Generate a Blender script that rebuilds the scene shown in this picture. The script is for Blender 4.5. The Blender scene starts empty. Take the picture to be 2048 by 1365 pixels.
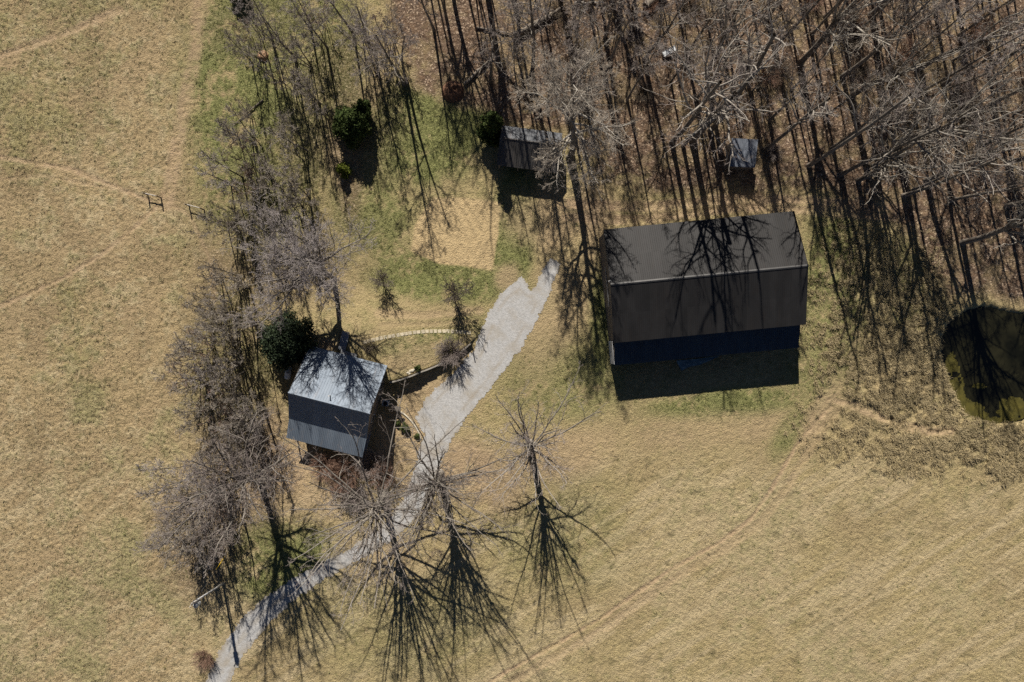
import bpy, bmesh, math, random
import numpy as np
from mathutils import Vector, Matrix, Euler

# ------------------------------------------------------------------ camera, sky, sun, exposure
S = bpy.context.scene
COL = S.collection
PPM, CX, CY, CAMZ = 15.0, 1024.0, 682.5, 91.0          # ground scale of the aerial view, photo pixels per metre

cam = bpy.data.cameras.new("Camera")
cam.lens, cam.sensor_width, cam.clip_end = 24.0, 36.0, 6000.0
camo = bpy.data.objects.new("Camera", cam)
camo.location = (0, 0, CAMZ)
COL.objects.link(camo)
S.camera = camo

SUN_FROM = Vector((-0.267, 1.373, 1.0)).normalized()
sun = bpy.data.lights.new("Sun", 'SUN')
sun.energy, sun.angle, sun.color = 5.0, math.radians(0.53), (1.0, 0.94, 0.85)
suno = bpy.data.objects.new("Sun", sun)
suno.rotation_euler = SUN_FROM.to_track_quat('Z', 'Y').to_euler()
suno.location = (0, 0, 120)
COL.objects.link(suno)

W = bpy.data.worlds.new("World")
S.world = W
W.use_nodes = True
sky = W.node_tree.nodes.new('ShaderNodeTexSky')
sky.sky_type, sky.sun_disc = 'NISHITA', False
sky.sun_elevation = math.asin(SUN_FROM.z)
sky.sun_rotation = math.atan2(SUN_FROM.x, SUN_FROM.y)
sky.air_density, sky.dust_density, sky.ozone_density = 0.35, 0.05, 1.0      # a crisp clear winter sky: hard, deep shade
W.node_tree.links.new(sky.outputs[0], W.node_tree.nodes['Background'].inputs[0])
W.node_tree.nodes['Background'].inputs[1].default_value = 0.05
S.view_settings.view_transform = 'Standard'
S.view_settings.look = 'None'
S.view_settings.exposure = 0.35
S.view_settings.gamma = 1.0
S.cycles.use_denoising = False
S.cycles.max_bounces = 4
S.cycles.diffuse_bounces = 2
S.cycles.glossy_bounces = 2

# ------------------------------------------------------------------ helpers
def G(px, py, h=0.0):
    """Ground position (metres) of a photo pixel; h = height of what is seen at that pixel."""
    k = 1.0 - h / CAMZ
    return ((px - CX) / PPM * k, (CY - py) / PPM * k)

def tag(o, label=None, cat=None, group=None, kind=None):
    if label: o['label'] = label
    if cat: o['category'] = cat
    if group: o['group'] = group
    if kind: o['kind'] = kind
    return o

def empty(name, loc, rz=0.0):
    o = bpy.data.objects.new(name, None)
    o.empty_display_size = 0.3
    o.location = loc
    o.rotation_euler = (0, 0, rz)
    COL.objects.link(o)
    return o

def link_mesh(name, me, parent=None, loc=None, rz=0.0):
    o = bpy.data.objects.new(name, me)
    COL.objects.link(o)
    if parent is not None: o.parent = parent
    if loc is not None: o.location = loc
    if rz: o.rotation_euler = (0, 0, rz)
    return o

def np_mesh(name, v, quads=None, tris=None, mats=(), mat_idx=None, smooth=False):
    me = bpy.data.meshes.new(name)
    v = np.asarray(v, np.float32).reshape(-1, 3)
    parts, sizes = [], []
    if quads is not None and len(quads):
        parts.append(np.asarray(quads, np.int32).reshape(-1)); sizes.append(np.full(len(quads), 4, np.int32))
    if tris is not None and len(tris):
        parts.append(np.asarray(tris, np.int32).reshape(-1)); sizes.append(np.full(len(tris), 3, np.int32))
    li = np.concatenate(parts); sz = np.concatenate(sizes)
    st = np.concatenate(([0], np.cumsum(sz)[:-1])).astype(np.int32)
    me.vertices.add(len(v)); me.vertices.foreach_set('co', v.ravel())
    me.loops.add(len(li)); me.loops.foreach_set('vertex_index', li)
    me.polygons.add(len(sz)); me.polygons.foreach_set('loop_start', st)
    for m in mats: me.materials.append(m)
    if mat_idx is not None: me.polygons.foreach_set('material_index', np.asarray(mat_idx, np.int32))
    me.polygons.foreach_set('use_smooth', np.full(len(sz), bool(smooth)))
    me.update(calc_edges=True)
    return me

class MB:
    """Collects simple shapes into one mesh."""
    def __init__(s): s.b = bmesh.new()
    def box(s, c, d, rot=None):
        m = Matrix.Translation(c)
        if rot is not None: m = m @ rot
        m = m @ Matrix.Diagonal((d[0], d[1], d[2], 1))
        bmesh.ops.create_cube(s.b, size=1.0, matrix=m)
        return s
    def bar(s, a, b, w, h=None):
        a, b = Vector(a), Vector(b); d = b - a
        q = d.to_track_quat('X', 'Z').to_matrix().to_4x4()
        return s.box((a + b) / 2, (d.length, w, h or w), q)
    def tube(s, a, b, r, r2=None, seg=10):
        a, b = Vector(a), Vector(b); d = b - a
        m = Matrix.Translation((a + b) / 2) @ d.to_track_quat('Z', 'Y').to_matrix().to_4x4()
        bmesh.ops.create_cone(s.b, cap_ends=True, segments=seg, radius1=r, radius2=r if r2 is None else r2, depth=d.length, matrix=m)
        return s
    def ball(s, c, r, sc=(1, 1, 1), u=14, v=9):
        m = Matrix.Translation(c) @ Matrix.Diagonal((sc[0], sc[1], sc[2], 1))
        bmesh.ops.create_uvsphere(s.b, u_segments=u, v_segments=v, radius=r, matrix=m)
        return s
    def poly(s, pts):
        s.b.faces.new([s.b.verts.new(p) for p in pts]); return s
    def prism(s, pts, off):
        off = Vector(off)
        a = [s.b.verts.new(p) for p in pts]; c = [s.b.verts.new(Vector(p) + off) for p in pts]
        s.b.faces.new(a); s.b.faces.new(c[::-1])
        for i in range(len(a)):
            j = (i + 1) % len(a)
            s.b.faces.new((a[j], a[i], c[i], c[j]))
        return s
    def build(s, name, mat, parent=None, smooth=False, bevel=0.0, **kw):
        if bevel: bmesh.ops.bevel(s.b, geom=s.b.edges[:], offset=bevel, segments=1, affect='EDGES')
        bmesh.ops.recalc_face_normals(s.b, faces=s.b.faces[:])
        me = bpy.data.meshes.new(name); s.b.to_mesh(me); s.b.free()
        if smooth: me.polygons.foreach_set('use_smooth', [True] * len(me.polygons))
        me.materials.append(mat)
        return link_mesh(name, me, parent, **kw)

# ---- value noise in numpy
_tabs = {}
def vnoise(x, y, scale, seed=0):
    if seed not in _tabs: _tabs[seed] = np.random.RandomState(seed + 77).rand(256, 256).astype(np.float32)
    T = _tabs[seed]
    x = np.asarray(x) / scale + 1000.37; y = np.asarray(y) / scale + 1000.71
    xi = np.floor(x).astype(np.int64); yi = np.floor(y).astype(np.int64)
    fx = (x - xi).astype(np.float32); fy = (y - yi).astype(np.float32)
    fx = fx * fx * (3 - 2 * fx); fy = fy * fy * (3 - 2 * fy)
    x0 = xi & 255; x1 = (xi + 1) & 255; y0 = yi & 255; y1 = (yi + 1) & 255
    return (T[y0, x0] * (1 - fx) + T[y0, x1] * fx) * (1 - fy) + (T[y1, x0] * (1 - fx) + T[y1, x1] * fx) * fy

def fbm(x, y, scale, seed=0, oct=3):
    a, t, n = 1.0, 0.0, 0.0
    for i in range(oct):
        n = n + a * vnoise(x, y, scale / 2 ** i, seed + i); t += a; a *= 0.55
    return n / t

def ss(a, b, x):
    t = np.clip((x - a) / (b - a), 0, 1); return t * t * (3 - 2 * t)

def worley(x, y, cell, seed):
    rs = np.random.RandomState(seed); J = rs.rand(128, 128, 3).astype(np.float32)
    gx, gy = x / cell + 500.0, y / cell + 500.0
    ix, iy = np.floor(gx).astype(int), np.floor(gy).astype(int)
    best = np.full(x.shape, 9.0, np.float32); bid = np.zeros(x.shape, np.float32)
    for dx in (-1, 0, 1):
        for dy in (-1, 0, 1):
            jx, jy = (ix + dx) & 127, (iy + dy) & 127
            d = (ix + dx + J[jy, jx, 0] - gx) ** 2 + (iy + dy + J[jy, jx, 1] - gy) ** 2
            m = d < best
            best = np.where(m, d, best); bid = np.where(m, J[jy, jx, 2], bid)
    return np.sqrt(best), bid

def sd_poly(px, py, poly):
    """Signed distance in pixels, negative inside."""
    d = np.full(px.shape, 1e9, np.float32); ins = np.zeros(px.shape, bool)
    n = len(poly)
    for i in range(n):
        (x0, y0), (x1, y1) = poly[i], poly[(i + 1) % n]
        ex, ey = x1 - x0, y1 - y0
        t = np.clip(((px - x0) * ex + (py - y0) * ey) / (ex * ex + ey * ey + 1e-9), 0, 1)
        d = np.minimum(d, (px - x0 - t * ex) ** 2 + (py - y0 - t * ey) ** 2)
        c = ((y0 > py) != (y1 > py))
        if ey != 0: ins ^= c & (px < ex * (py - y0) / ey + x0)
    d = np.sqrt(d)
    return np.where(ins, -d, d)

def d_line(px, py, pts):
    d = np.full(px.shape, 1e9, np.float32)
    for (x0, y0), (x1, y1) in zip(pts[:-1], pts[1:]):
        ex, ey = x1 - x0, y1 - y0
        t = np.clip(((px - x0) * ex + (py - y0) * ey) / (ex * ex + ey * ey + 1e-9), 0, 1)
        d = np.minimum(d, (px - x0 - t * ex) ** 2 + (py - y0 - t * ey) ** 2)
    return np.sqrt(d)

# ------------------------------------------------------------------ materials
def new_mat(name):
    m = bpy.data.materials.new(name); m.use_nodes = True
    nt = m.node_tree
    return m, nt, nt.nodes['Principled BSDF']

def N(nt, typ, **kw):
    n = nt.nodes.new(typ)
    for k, v in kw.items(): setattr(n, k, v)
    return n

def mixc(nt, fac, a, b, blend='MIX'):
    n = N(nt, 'ShaderNodeMix', data_type='RGBA', blend_type=blend)
    for sock, val in ((n.inputs[0], fac), (n.inputs[6], a), (n.inputs[7], b)):
        if isinstance(val, (int, float)): sock.default_value = val
        elif isinstance(val, tuple): sock.default_value = (*val, 1.0)
        else: nt.links.new(val, sock)
    return n.outputs[2]

def math_n(nt, op, a, b=0.0, clamp=False):
    n = N(nt, 'ShaderNodeMath', operation=op, use_clamp=clamp)
    for sock, val in ((n.inputs[0], a), (n.inputs[1], b)):
        if isinstance(val, (int, float)): sock.default_value = val
        else: nt.links.new(val, sock)
    return n.outputs[0]

def ramp(nt, fac, lo, hi):
    n = N(nt, 'ShaderNodeMapRange'); n.clamp = True
    n.inputs[1].default_value = lo; n.inputs[2].default_value = hi
    nt.links.new(fac, n.inputs[0]); return n.outputs[0]

def noise(nt, vec, scale, detail=3.0, rough=0.55):
    n = N(nt, 'ShaderNodeTexNoise'); n.inputs['Scale'].default_value = scale
    n.inputs['Detail'].default_value = detail; n.inputs['Roughness'].default_value = rough
    nt.links.new(vec, n.inputs['Vector']); return n.outputs[0]

def coords(nt, kind='Object'):
    return N(nt, 'ShaderNodeTexCoord').outputs[kind]

def c2_mean(a, b): return tuple((x + y) / 2 for x, y in zip(a, b))

def worn(name, c1, c2, scale=3.0, rough=0.8, metallic=0.0, stretch=(1, 1, 1), bump=0.3, spec=0.3, vary=0.0, c3=None, panel=None):
    c2_ = c2
    m, nt, p = new_mat(name)
    mp = N(nt, 'ShaderNodeMapping'); mp.inputs['Scale'].default_value = stretch
    nt.links.new(coords(nt), mp.inputs[0]); v = mp.outputs[0]
    n1 = noise(nt, v, scale, 5.0, 0.65)
    col = mixc(nt, ramp(nt, n1, 0.3, 0.7), c1, c2)
    if c3 is not None:
        n3 = noise(nt, v, scale * 0.23, 4.0, 0.6)
        col = mixc(nt, ramp(nt, n3, 0.55, 0.75), col, c3)
    if panel:
        sp = N(nt, 'ShaderNodeSeparateXYZ'); nt.links.new(coords(nt), sp.inputs[0])
        cb = N(nt, 'ShaderNodeCombineXYZ')
        nt.links.new(math_n(nt, 'FLOOR', math_n(nt, 'DIVIDE', sp.outputs[0], panel[0])), cb.inputs[0])
        nt.links.new(math_n(nt, 'FLOOR', math_n(nt, 'DIVIDE', sp.outputs[1], panel[1])), cb.inputs[1])
        wn = N(nt, 'ShaderNodeTexWhiteNoise'); nt.links.new(cb.outputs[0], wn.inputs['Vector'])
        f2 = math_n(nt, 'ADD', math_n(nt, 'MULTIPLY', wn.outputs[0], 0.30), 0.85)
        c2 = N(nt, 'ShaderNodeCombineColor')
        for i in range(3): nt.links.new(f2, c2.inputs[i])
        col = mixc(nt, 1.0, col, c2.outputs[0], 'MULTIPLY')
        st = N(nt, 'ShaderNodeMapping'); st.inputs['Scale'].default_value = (2.2, .22, .22); nt.links.new(coords(nt), st.inputs[0])
        col = mixc(nt, math_n(nt, 'MULTIPLY', ramp(nt, noise(nt, st.outputs[0], 1.3, 4.0, .6), .56, .74), .45), col, tuple(x * y for x, y in zip(c2_mean(c1, c2_), (1.25, .95, .75))))
    if vary:
        oi = N(nt, 'ShaderNodeObjectInfo')
        f = math_n(nt, 'ADD', math_n(nt, 'MULTIPLY', oi.outputs['Random'], 2 * vary), 1 - vary)
        col = mixc(nt, 1.0, col, N(nt, 'ShaderNodeCombineColor').outputs[0], 'MULTIPLY')
        cc = [n for n in nt.nodes if n.bl_idname == 'ShaderNodeCombineColor'][-1]
        for i in range(3): nt.links.new(f, cc.inputs[i])
    nt.links.new(col, p.inputs['Base Color'])
    p.inputs['Roughness'].default_value = rough; p.inputs['Metallic'].default_value = metallic
    p.inputs['Specular IOR Level'].default_value = spec
    if bump:
        b = N(nt, 'ShaderNodeBump'); b.inputs['Strength'].default_value = bump; b.inputs['Distance'].default_value = 0.03
        nt.links.new(noise(nt, v, scale * 4, 4.0, 0.6), b.inputs['Height']); nt.links.new(b.outputs[0], p.inputs['Normal'])
    return m

M = {}
M['bark'] = worn('bark', (0.10, 0.085, 0.07), (0.25, 0.22, 0.185), 2.2, 0.9, stretch=(1, 1, .25), bump=0.6, spec=0.1, vary=0.22)  # trunk tone darkened: the weakly lit side is put into the colour
M['pale_bark'] = worn('pale_bark', (0.20, 0.18, 0.15), (0.47, 0.43, 0.37), 1.6, 0.9, stretch=(1, 1, .35), bump=0.5, spec=0.1, vary=0.15)  # bark with sunlight put into the colour, for limbs and topped trunks
M['limb'] = worn('limb', (0.15, 0.13, 0.11), (0.36, 0.325, 0.28), 1.6, 0.9, stretch=(1, 1, .5), bump=0.4, spec=0.1, vary=0.25)
M['twig'] = worn('twig', (0.19, 0.155, 0.14), (0.38, 0.325, 0.295), 0.5, 0.9, bump=0.0, spec=0.1, vary=0.22)
M['grey_twig'] = worn('grey_twig', (0.27, 0.235, 0.225), (0.46, 0.41, 0.39), 0.5, 0.9, bump=0.0, spec=0.1)
M['pale_twig'] = worn('pale_twig', (0.22, 0.185, 0.15), (0.43, 0.375, 0.31), 0.6, 0.9, bump=0.0, spec=0.1, vary=0.15)
M['red_twig'] = worn('red_twig', (0.17, 0.10, 0.075), (0.33, 0.22, 0.16), 1.2, 0.9, bump=0.0, spec=0.1, vary=0.2)
M['dark_twig'] = worn('dark_twig', (0.10, 0.08, 0.06), (0.22, 0.18, 0.14), 0.8, 0.9, bump=0.0, spec=0.1, vary=0.25)
M['cedar'] = worn('cedar', (0.028, 0.048, 0.014), (0.085, 0.11, 0.03), 1.6, 0.85, bump=0.0, spec=0.15, vary=0.15, c3=(0.12, 0.11, 0.035))
M['holly'] = worn('holly', (0.012, 0.024, 0.012), (0.045, 0.062, 0.027), 1.4, 0.7, bump=0.0, spec=0.25, vary=0.1, c3=(0.035, 0.055, 0.028))
M['young_cedar'] = worn('young_cedar', (0.08, 0.105, 0.015), (0.17, 0.19, 0.03), 2.0, 0.85, bump=0.0, spec=0.15)
M['garden_green'] = worn('garden_green', (0.05, 0.075, 0.02), (0.12, 0.14, 0.05), 2.0, 0.8, bump=0.0, spec=0.15)
M['barn_roof'] = worn('barn_roof', (0.019, 0.0178, 0.0175), (0.030, 0.0285, 0.028), 0.7, 0.6, 0.1, stretch=(1, .25, 1), bump=0.08, spec=0.35, c3=(0.030, 0.026, 0.024), panel=(0.92, 3.6))
M['ridge_cap'] = worn('ridge_cap', (0.06, 0.058, 0.057), (0.10, 0.098, 0.096), 1.0, 0.5, 0.3, bump=0.05)
M['blue_roof'] = worn('blue_roof', (0.022, 0.033, 0.05), (0.04, 0.06, 0.085), 0.8, 0.5, 0.2, stretch=(2, .3, 1), bump=0.05)
M['barn_board'] = worn('barn_board', (0.10, 0.085, 0.07), (0.23, 0.20, 0.17), 2.0, 0.9, stretch=(6, 6, .4), bump=0.4)
M['house_roof'] = worn('house_roof', (0.15, 0.185, 0.232), (0.21, 0.25, 0.30), 0.9, 0.55, 0.1, stretch=(1, .3, 1), bump=0.04, c3=(0.17, 0.195, 0.225), panel=(0.99, 30.0))
M['house_roof_shaded'] = worn('house_roof_shaded', (0.13, 0.142, 0.168), (0.18, 0.192, 0.215), 0.9, 0.5, 0.1, stretch=(1, .3, 1), bump=0.04)  # darker copy of the house roof for its shaded slopes, unused
M['house_board'] = worn('house_board', (0.20, 0.155, 0.115), (0.33, 0.27, 0.20), 2.0, 0.85, stretch=(.5, .5, 6), bump=0.4)
M['trim'] = worn('trim', (0.10, 0.09, 0.08), (0.17, 0.15, 0.13), 3.0, 0.7, bump=0.1)
M['pale_trim'] = worn('pale_trim', (0.5, 0.5, 0.5), (0.62, 0.62, 0.62), 3.0, 0.6, bump=0.05)
M['post'] = worn('post', (0.16, 0.125, 0.09), (0.30, 0.25, 0.19), 3.0, 0.9, stretch=(4, 4, .5), bump=0.4)
M['weathered'] = worn('weathered', (0.36, 0.33, 0.29), (0.55, 0.51, 0.46), 3.0, 0.9, stretch=(.5, 4, 4), bump=0.4)
M['deck'] = worn('deck', (0.24, 0.25, 0.27), (0.36, 0.37, 0.385), 3.0, 0.8, stretch=(3, .4, 1), bump=0.3)
M['black'] = worn('black', (0.018, 0.018, 0.018), (0.035, 0.035, 0.035), 3.0, 0.5, bump=0.0)
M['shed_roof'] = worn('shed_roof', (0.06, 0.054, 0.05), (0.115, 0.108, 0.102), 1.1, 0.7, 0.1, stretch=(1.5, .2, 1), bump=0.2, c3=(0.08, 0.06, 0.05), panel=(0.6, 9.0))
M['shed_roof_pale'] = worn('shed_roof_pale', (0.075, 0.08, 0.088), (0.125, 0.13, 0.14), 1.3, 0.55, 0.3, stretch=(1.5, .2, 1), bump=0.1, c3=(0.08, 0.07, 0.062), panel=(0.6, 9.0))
M['tin_roof'] = worn('tin_roof', (0.15, 0.17, 0.205), (0.24, 0.26, 0.30), 1.3, 0.55, 0.1, stretch=(1.5, .2, 1), bump=0.1, c3=(0.14, 0.12, 0.105), panel=(0.6, 9.0))
M['white_steel'] = worn('white_steel', (0.55, 0.57, 0.58), (0.72, 0.73, 0.73), 2.0, 0.4, bump=0.0, c3=(0.40, 0.38, 0.34))
M['concrete'] = worn('concrete', (0.26, 0.235, 0.20), (0.38, 0.35, 0.30), 2.5, 0.9, bump=0.4)
M['paver'] = worn('paver', (0.46, 0.39, 0.27), (0.62, 0.55, 0.41), 2.5, 0.9, bump=0.3, vary=0.18)
M['pole_wood'] = worn('pole_wood', (0.42, 0.38, 0.33), (0.62, 0.57, 0.50), 2.0, 0.9, stretch=(4, 4, .3), bump=0.3)
M['yellow'] = worn('yellow', (0.60, 0.38, 0.02), (0.72, 0.48, 0.04), 2.0, 0.5, bump=0.0)
M['steel'] = worn('steel', (0.30, 0.30, 0.30), (0.42, 0.42, 0.42), 2.0, 0.4, 0.6, bump=0.0)
M['tarp'] = worn('tarp', (0.10, 0.165, 0.20), (0.19, 0.28, 0.32), 1.5, 0.6, bump=0.4)
M['log_wood'] = worn('log_wood', (0.16, 0.13, 0.10), (0.34, 0.29, 0.235), 1.5, 0.95, bump=0.6)
M['raw_wood'] = worn('raw_wood', (0.25, 0.15, 0.085), (0.40, 0.25, 0.15), 3.0, 0.9, bump=0.4)
M['soil'] = worn('soil', (0.11, 0.055, 0.032), (0.24, 0.13, 0.08), 3.0, 0.95, bump=0.8)
M['glass'] = worn('glass', (0.02, 0.025, 0.03), (0.03, 0.035, 0.04), 1.0, 0.08, bump=0.0, spec=0.6)
M['stone'] = worn('stone', (0.48, 0.43, 0.33), (0.64, 0.59, 0.47), 3.0, 0.9, bump=0.4)

# ------------------------------------------------------------------ terrain
WALL_LINE = [(783, 763), (797, 760), (810, 756), (827, 750), (843, 743), (857, 738), (870, 732.5), (882, 727), (893, 721.5), (907, 713), (920, 704.5), (932, 695), (942, 686)]
_wx = [540, 605] + [p[0] for p in WALL_LINE] + [960, 990]
_wy = [742, 744] + [p[1] for p in WALL_LINE] + [668, 640]
_hx = ([540, 575, 625, 700, 783, 830, 870, 895, 942, 962], [0, 0.1, 0.9, 1.4, 1.42, 1.25, 0.82, 0.6, 0.34, 0.0])
POND = [(1885, 672), (1897, 640), (1938, 619), (1985, 612), (2048, 625), (2108, 660), (2130, 740), (2100, 815), (2045, 846), (1985, 851), (1935, 836), (1901, 792), (1884, 730)]
DRIVE = [(370, 1480), (396, 1405), (412, 1365), (440, 1300), (478, 1245), (520, 1203), (580, 1162), (640, 1131), (700, 1099), (750, 1063), (788, 1030), (810, 985), (824, 940), (836, 895), (846, 868), (828, 834), (850, 797), (880, 764), (910, 737), (946, 696), (961, 660), (972, 630), (985, 601), (1005, 579), (1044, 547), (1053, 562), (1063, 574), (1072, 560), (1082, 538), (1101, 513), (1115, 517), (1123, 530), (1114, 556), (1098, 602), (1072, 650), (1050, 690), (1010, 746), (965, 800), (926, 851), (905, 885), (890, 917), (872, 952), (852, 1002), (816, 1052), (770, 1088), (702, 1128), (643, 1160), (592, 1197), (542, 1242), (492, 1302), (456, 1366), (440, 1405), (420, 1480)]
WOODS = [(735, -700), (790, 60), (830, 165), (880, 200), (960, 212), (1000, 245), (1130, 262), (1195, 345), (1225, 375), (1500, 385), (1640, 372), (1720, 420), (1830, 470), (1870, 560), (1910, 612), (2048, 610), (2150, 640), (2600, 640), (2600, -700)]
GARDEN = [(868, 396), (930, 398), (999, 406), (995, 470), (983, 541), (935, 533), (880, 527), (822, 502), (830, 455), (850, 420)]

def terrace(px, py):
    yw = np.interp(px, _wx, _wy)
    h = np.interp(px, _hx[0], _hx[1])
    side = ss(-1.0, 1.6, yw - py)
    north = ss(545, 690, py)
    return h * side * np.maximum(north, 0)

def base_z(px, py):
    px = np.asarray(px, np.float64); py = np.asarray(py, np.float64)
    return terrace(px, py)

def gz(px, py): return float(base_z(np.array([px]), np.array([py]))[0])

def axis(lo, hi, step, far):
    a = list(np.arange(lo, hi + 1e-6, step)); d, x, r = step, hi, []
    while x < far:
        d *= 1.35; x += d; r.append(x)
    d, x, l = step, lo, []
    while x > -far:
        d *= 1.35; x -= d; l.append(x)
    return np.array(l[::-1] + a + r, np.float64)

STEP = 0.15
AX = axis(-72.0, 72.0, STEP, 2500.0); AY = axis(-50.0, 50.0, STEP, 2500.0)
GX, GY = np.meshgrid(AX, AY)
PX = GX * PPM + CX; PY = CY - GY * PPM
fx, fy = GX, GY
near = (np.abs(GX) < 76) & (np.abs(GY) < 54)

wob = (fbm(fx, fy, 3.0, 1) - 0.5) * 26 + (fbm(fx, fy, 0.9, 4) - 0.5) * 12       # ragged mask edges, in px
sd_w = sd_poly(PX, PY, WOODS)
m_woods = 1 - ss(-18, 24, sd_w + wob * 1.3); m_woods *= ss(-10, 40, sd_poly(PX, PY, POND) + wob)
sd_p = sd_poly(PX, PY, POND) + (fbm(fx, fy, 2.0, 120) - .5) * 9 + (fbm(fx, fy, .6, 123) - .5) * 7
sd_d = sd_poly(PX, PY, DRIVE)
sd_g = sd_poly(PX, PY, GARDEN)
m_drive = 1 - ss(-2, 10, sd_d)

def blob(cx, cy, rx, ry, rot=0.0, edge=0.5):
    c, s = math.cos(rot), math.sin(rot)
    u = ((PX - cx) * c + (PY - cy) * s) / rx; v = (-(PX - cx) * s + (PY - cy) * c) / ry
    return 1 - ss(1 - edge, 1 + edge, np.sqrt(u * u + v * v) + wob / 90.0)

def mx(*a):
    r = a[0]
    for b in a[1:]: r = np.maximum(r, b)
    return r

n_big = fbm(fx, fy, 9.0, 11); n_mid = fbm(fx, fy, 2.6, 15); n_small = fbm(fx, fy, 0.8, 19); n_tiny = vnoise(fx, fy, 0.33, 23)

garden = 1 - ss(-3, 4, sd_g + wob * .12)
# fresh green growth
green = mx(blob(505, 150, 130, 200, .1) * .85, blob(620, 120, 110, 170) * .8, blob(520, 360, 120, 150, 0.2) * .75, blob(430, 200, 36, 150) * .7,
           blob(850, 265, 120, 95) * .95, blob(880, 560, 150, 45, .1) * .75, blob(790, 520, 40, 40) * .7, blob(850, 690, 110, 32, -.1) * .65,
           blob(1130, 760, 130, 90) * .45, blob(1030, 450, 44, 130, .1) * .9, blob(760, 440, 60, 90) * .6, blob(1670, 560, 70, 160) * .6, blob(1820, 560, 50, 110) * .35,
           blob(1460, 806, 170, 30, -.08) * .6, blob(1640, 740, 80, 90) * .45, blob(560, 1110, 110, 80, -.5) * .75, blob(470, 720, 90, 160) * .5,
           blob(1045, 600, 70, 40) * .35, blob(940, 640, 60, 26) * .3, blob(720, 400, 70, 130) * .5, blob(1240, 300, 60, 60) * .2, blob(1200, 640, 22, 160) * .6,
           blob(1580, 860, 26, 60, .55) * .5, blob(1110, 1060, 140, 120) * .28, blob(820, 1250, 200, 110) * .22)
green = np.clip(green * 1.6, 0, 1) * ss(0.22, 0.52, n_mid * .5 + n_small * .3 + n_tiny * .2)
f_left = 1 - ss(330, 470, PX + wob * 1.5)
f_right = 1 - (1 - ss(840, 940, PY - 0.10 * (PX - 1200) * (PX < 1650) + wob)) * 1.0
green = np.maximum(green, f_left * ss(.44, .66, n_big * .5 + n_mid * .35 + n_tiny * .15) * .5)
green = np.maximum(green, (1 - f_left) * ss(.46, .74, n_big * .5 + n_small * .5) * .34)
green *= (1 - m_woods * .82) * (1 - garden)
# bare earth and worn tracks
tracks = [([(-200, 300), (0, 315), (140, 338), (300, 402)], 5, .75), ([(332, 410), (345, 340), (362, 240), (392, 100), (400, -40)], 15, .75),
          ([(312, 415), (270, 455), (200, 512), (120, 560), (-60, 640)], 5, .65), ([(-50, 128), (60, 92), (150, 60), (240, 20)], 8, .7),
          ([(-40, 362), (90, 352), (230, 380), (300, 400)], 4, .45), ([(325, 400), (380, 430), (420, 520), (430, 600)], 4, .5),
          ([(1668, 806), (1600, 880), (1545, 975), (1500, 1040), (1440, 1085), (1340, 1140), (1200, 1238), (1110, 1290), (1010, 1345), (900, 1420)], 4.5, .85),
          ([(1690, 800), (1625, 890), (1568, 985), (1515, 1050), (1450, 1098), (1350, 1156), (1210, 1254), (1120, 1308), (1020, 1365)], 10, .5),
          ([(1640, 800), (1700, 808), (1790, 848), (1850, 862), (1900, 862)], 10, .75), ([(760, 628), (850, 632), (960, 622)], 9, .6), ([(765, 650), (860, 650), (950, 645)], 7, .4),
          ([(1120, 408), (1300, 414), (1480, 398), (1620, 402), (1800, 420), (2100, 440)], 11, 1.0), ([(1130, 436), (1280, 440), (1480, 414), (1620, 420), (1820, 440), (2100, 458)], 10, .9)]
dirt = np.zeros_like(PX); rut = np.zeros_like(PX)
for pts, w, a in tracks:
    d = d_line(PX, PY, pts) + wob * .22
    k = 1 - ss(w * .45, w * 1.5, d)
    dirt = np.maximum(dirt, k * a * (0.55 + .45 * ss(.3, .6, n_small))); rut = np.maximum(rut, (1 - ss(0, w, d)) * a)
dirt = mx(dirt, blob(575, 930, 60, 60) * .8, blob(545, 880, 30, 60) * .5, blob(620, 990, 110, 70) * .55, blob(860, 800, 70, 60, -.6) * .7, blob(930, 935, 70, 60) * .75, blob(1000, 970, 60, 60) * .6,
          blob(1130, 905, 110, 50, -.3) * .55, blob(800, 900, 60, 90) * .65, blob(1080, 440, 80, 60, .3) * .6, blob(1110, 630, 60, 130, .35) * .5,
          blob(830, 715, 80, 26, -.25) * .55, blob(655, 690, 22, 12) * .95, blob(1190, 480, 26, 80) * .6, blob(690, 300, 30, 90) * .5, blob(1420, 860, 180, 35, -.1) * .35,
          blob(930, 700, 30, 40) * .5, blob(1015, 555, 22, 30, .6) * .7, blob(1640, 830, 26, 70, .6) * .6, blob(785, 690, 70, 30) * .3, blob(760, 1120, 90, 50) * .4)
dirt *= ss(.1, .42, n_small * .5 + n_mid * .5)
# leaf litter
litter = mx(m_woods * (0.8 + .2 * ss(.3, .5, n_mid)), blob(560, 60, 190, 60) * .3, blob(470, 600, 90, 260, .15) * .55, blob(480, 880, 90, 200) * .6, blob(400, 1080, 90, 120) * .65,
            blob(690, 200, 110, 160) * .55, blob(700, 360, 30, 90) * .7, blob(600, 330, 60, 120) * .45, blob(1010, 960, 150, 80) * .25, blob(1190, 400, 40, 60) * .6, blob(640, 500, 130, 110) * .3)
litter *= np.maximum(ss(.25, .5, n_mid * .5 + n_small * .5), (sd_w < -30) * .8) * (1 - garden)
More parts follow.
